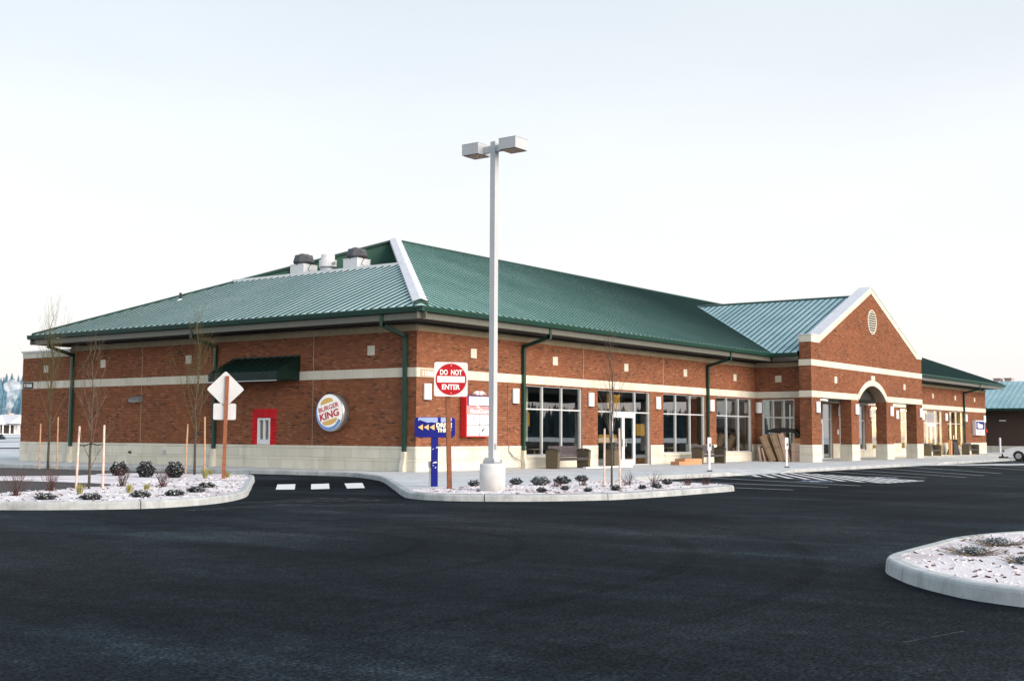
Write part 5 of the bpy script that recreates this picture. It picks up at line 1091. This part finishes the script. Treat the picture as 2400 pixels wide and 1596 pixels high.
# ------------------------------------------------------------------ car
def car(x, y, label):
    t = tag(empty('parked_car', (x,y,0), R(90)), label, 'car')      # local +X = forward (towards the building)
    prof = [(.95,.34),(1.02,.50),(.98,.60),(.85,.70),(.35,.86),(-.35,.95),(-1.05,1.36),(-1.6,1.43),(-2.3,1.40),(-3.05,1.02),(-3.45,.96),(-3.6,.80),(-3.6,.40),(-3.5,.28)]
    arch = lambda cx: [(cx+.36*math.cos(R(180-k*20)), .30+.36*math.sin(R(180-k*20))) for k in range(10)]
    low_ = [(-3.5,.24)]+[(p[0],max(.24,p[1])) for p in arch(-2.6)]+[(p[0],max(.24,p[1])) for p in arch(0)]+[(.9,.24)]
    out_ = prof[:0]+low_+[(a,z) for a, z in prof[:-1]]
    b_ = MB(); W_ = .83
    rings = [(-W_,1,0),(-W_+.03,1,0)]
    def sec(yy, sh): return [(a, yy*(1-.16*max(0,z-.9)/.5), z) for a, z in out_]
    n_ = len(out_); cols = [sec(-W_,0), sec(-W_*.5,0), sec(0,0), sec(W_*.5,0), sec(W_,0)]
    for c in cols: b_.v += c
    for i in range(4):
        for q in range(n_): b_.f.append((i*n_+q, i*n_+(q+1)%n_, (i+1)*n_+(q+1)%n_, (i+1)*n_+q))
    b_.f.append(tuple(range(n_))[::-1]); b_.f.append(tuple(range(4*n_,5*n_))); body = b_.build('body','car_white',t)
    MB().box((.78,-.82,.26),(1.06,.82,.46)).build('bumper','rubber',t); MB().box((-3.66,-.82,.3),(-3.5,.82,.5)).build('bumper','rubber',t)
    for s in (-1, 1):
        for cx in (0,-2.6):
            w_ = MB().tube([(cx,s*.66,.30),(cx,s*.84,.30)], .31, 22).build('wheel','rubber',t); MB().tube([(cx,s*.835,.30),(cx,s*.85,.30)], [.2,.19], 12).build('rim','galv',w_)
        MB().prism([(-.55,s*.835*.93,.98),(-1.1,s*.835*.86,1.32),(-2.2,s*.835*.86,1.33),(-2.75,s*.835*.92,1.0)], (0,s*.012,0)).build('side_window','black',t)
        MB().box((.86,s*.7-.13,.55),(1.0,s*.7+.13,.66)).build('headlight','lamp_lens',t)
    MB().prism([(-.33,-.68,.975),(-.33,.68,.975),(-1.0,.60,1.35),(-1.0,-.60,1.35)], (.02,0,.03)).build('windscreen','black',t)
car(51.2,-8.5,'white car cut off by the right picture edge, nose to the kerb')
t = tag(empty('wheel_stop', (51.2,-7.35,.152)), 'dark wheel stop on the walk under the nose of the white car', 'wheel stop'); MB().prism([(-.9,-.1,0),(-.9,.1,0),(-.9,.06,.12),(-.9,-.06,.12)], (1.8,0,0)).build('block','rubber',t)
t = tag(empty('bollard', (80.4,.35,.0)), 'white bollard in front of the dark neighbouring brick building', 'bollard'); MB().tube([(0,0,-.1),(0,0,1.42),(0,0,1.5)], [.09,.09,.05], 12).build('post','sign_white',t); MB().tube([(0,0,.0),(0,0,.05)], .12, 12).build('collar','galv',t)

# ------------------------------------------------------------------ neighbouring buildings and distance
nb = tag(empty('neighbour_building', (85,0,0)), 'dark brick building with blue green metal roof behind the store at far right', 'building')
MB().box((0,-7,.0),(20,30,4.1)).build('wall','far_brick',nb); MB().box((-.05,-7.05,.0),(20.05,30.05,.72)).build('stone_base','stone',nb)
for k in range(52):
    yy = -8.2+k*.5; tp = min(6.4, max(.1,(yy+8.2)))
    def zt2(x): return 4.2+SL*(x+1.2)
    def tpx(y): return -1.2+min(6.6, max(.02,(y+8.2)))
    a, c = tpx(yy), tpx(yy+.5); MB().poly([(-1.2,yy,4.2),(a,yy,zt2(a)),(c,yy+.5,zt2(c)),(-1.2,yy+.5,4.2)][::-1]).prism([(-1.2,yy,4.2),(a,yy,zt2(a)),(a,yy+.035,zt2(a)),(-1.2,yy+.035,4.2)], (-.03,0,.07)).build('roof_panel','roof_blue',nb)
MB().poly([(5.4,-1.6,6.95),(5.4,30,6.95),(14,30,4.2),(14,-8.2,4.2)]).poly([(-1.2,-8.2,4.2),(5.4,-1.6,6.95),(14,-8.2,4.2)]).build('roof_slope','roof_plain',nb)
MB().box((-1.3,-8.3,4.0),(-1.15,30,4.2)).build('gutter','green_metal',nb); MB().box((-1.2,-8.2,3.95),(0,30,4.0)).build('soffit','soffit',nb); MB().box((-.2,.95,3.02),(-.02,1.5,3.12)).build('wall_light','sconce_white',nb)
fb_ = tag(empty('far_building', (130,0,0)), 'far roof with two tan chimneys above the neighbouring building', 'building')
MB().box((0,2,0),(16,26,5.5)).build('wall','far_brick',fb_); MB().prism([(-1,2,5.5),(17,2,5.5),(8,2,8.6)], (0,24,0)).build('roof','roof_blue',fb_)
for y0, y1 in ((12.75,13.6),(11.4,12.25)):
    c_ = MB().box((-.4,y0,5.6),(.9,y1,9.0)).build('chimney','tan_chimney',fb_); MB().box((-.48,y0-.06,9.0),(.98,y1+.06,9.12)).build('chimney_cap','tan_chimney',c_)
# farm house, far left
struct(MB().poly([(5,50,-.015),(400,50,-.015),(400,140,1.2),(5,140,1.2)]).poly([(5,140,1.2),(400,140,1.2),(400,560,1.6),(5,560,1.6)]).build('field','frost_grass'))
for y0, y1 in ((63,67),(88,90.5),(108,111)): struct(MB().poly([(20,y0,-.015+(y0-50)*.0135+.006),(160,y0,-.015+(y0-50)*.0135+.006),(160,y1,-.015+(y1-50)*.0135+.006),(20,y1,-.015+(y1-50)*.0135+.006)]).build('field_track','dark_mulch'))
hs = tag(empty('far_house', (77.2,152,1.15)), 'far white farm house with snowy roof and dark porch beyond the field', 'house')
MB().box((-9,0,0),(7,8,1.75)).build('wall','plaster_white',hs); MB().prism([(-10,-1.2,1.6),(-10,9.2,1.6),(-10,4,3.15)], (18,0,0)).build('roof','snow_roof',hs); MB().prism([(-1.6,-1.8,1.75),(3.0,-1.8,1.75),(.7,-1.8,3.25)], (0,6,0)).build('gable_roof','snow_roof',hs)
MB().box((-2.0,-.06,.2),(.3,-.0,1.5)).box((.9,-.06,.2),(1.7,0,1.5)).build('porch_opening','wall_dark',hs)
for x in (-2.2,-1.0,.4,.7,1.8,3): boxpart('porch_post','plaster_white',(x,-1.0,0),(x+.15,-.85,1.6),hs)
MB().box((1.5,3.4,2.6),(2.4,4.6,3.5)).build('chimney','tan_chimney',hs)
SMX = [(79.1,4.5),(78.85,4.9),(78.95,5.45),(79.2,6.34),(79.5,7.3),(79.75,8.0),(79.5,8.8),(79.4,9.6),(79.3,10.2)]
sm_ = MB(); rs = random.Random(8); sp = [(SMX[k][0]+rs.uniform(-.1,.1), 156, SMX[k][1]) for k in range(len(SMX))]
sm_.tube(sp, [.3,.45,.55,.7,.85,1.0,1.5,1.3,.5], 14); o = stuff(sm_.build('chimney_smoke','smoke')); o['label'] = 'white smoke rising from the far house chimney'; o['category'] = 'smoke'
t = tag(empty('dark_bush', (45.6,103,.3)), 'dark bush at the far left picture edge beyond the side wall', 'bush'); m_ = MB(); r = random.Random(5); leafball(m_,(0,0,.5),.75,900,.1,r,.75); m_.build('foliage','conifer',t)
# hills with forest
hill = MB(); r = random.Random(9); nn = 50; az0, az1 = R(-40), R(50)
rows = [(520,0),(640,9),(760,20),(900,33),(1100,40),(1500,36)]
def hp(d, z, q): a = R(-25)+(R(75))*q/nn; return (CAM.x+d*math.sin(a), CAM.y+d*math.cos(a), z*(.9+.12*math.sin(q*.7)+.05*math.sin(q*2.1))-.5)
for d, z in rows:
    for q in range(nn+1): hill.v.append(hp(d,z,q))
for i in range(len(rows)-1):
    for q in range(nn): k = i*(nn+1)+q; hill.f.append((k,k+1,k+nn+2,k+nn+1))
struct(hill.build('hill','haze_tinted_forest'))
def conifer(m_, x, y, z, H, r):
    w = H*.2
    for k in range(4):
        zb_ = z+H*(.1+.2*k); rr_ = w*(1-.2*k); k0 = len(m_.v); nn_ = 6; a0_ = r.uniform(0,1)
        for q in range(nn_): a = a0_+2*math.pi*q/nn_; e = r.uniform(.8,1.15); m_.v.append((x+rr_*e*math.cos(a), y+rr_*e*math.sin(a), zb_-H*.04*r.random()))
        m_.v.append((x,y,zb_+H*(.36 if k < 3 else .30)))
        for q in range(nn_): m_.f.append((k0+q,k0+(q+1)%nn_,k0+nn_))
wd = MB()
for i in range(1500):
    d = r.uniform(560,1080); a = R(r.uniform(22,42)); z = 0
    for (d0,z0),(d1,z1) in zip(rows[:-1],rows[1:]):
        if d0 <= d < d1: z = z0+(z1-z0)*(d-d0)/(d1-d0)
    conifer(wd, CAM.x+d*math.sin(a), CAM.y+d*math.cos(a), z*.93-1, r.uniform(7,13), r)
o = stuff(wd.build('forest','haze_tinted_forest')); o['label'] = 'conifer forest tinted haze blue on the hill at far left'; o['category'] = 'forest'
# woods across the road behind the viewer, mirrored in the shop windows
w2 = MB()
for i in range(1600):
    x = r.uniform(-150,900); y = -430-r.uniform(0,60)+.05*x; conifer(w2, x, y, -2, r.uniform(13,25), r)
o = stuff(w2.build('forest','conifer')); o['label'] = 'dark conifer woods across the road, mirrored in the shop windows'; o['category'] = 'forest'
# fuel canopy across the car park, mirrored in the first two windows
t = tag(empty('fuel_canopy', (66,-37,0)), 'flat fuel station canopy across the car park, mirrored in the front windows', 'canopy')
MB().box((-20,-8,5.0),(12,8,6.5)).build('canopy_roof','dark_bronze',t)
for x in (-16,-4,8):
    for y in (-4,4): boxpart('column','sign_white',(x-.25,y-.25,0),(x+.25,y+.25,5.0),t)
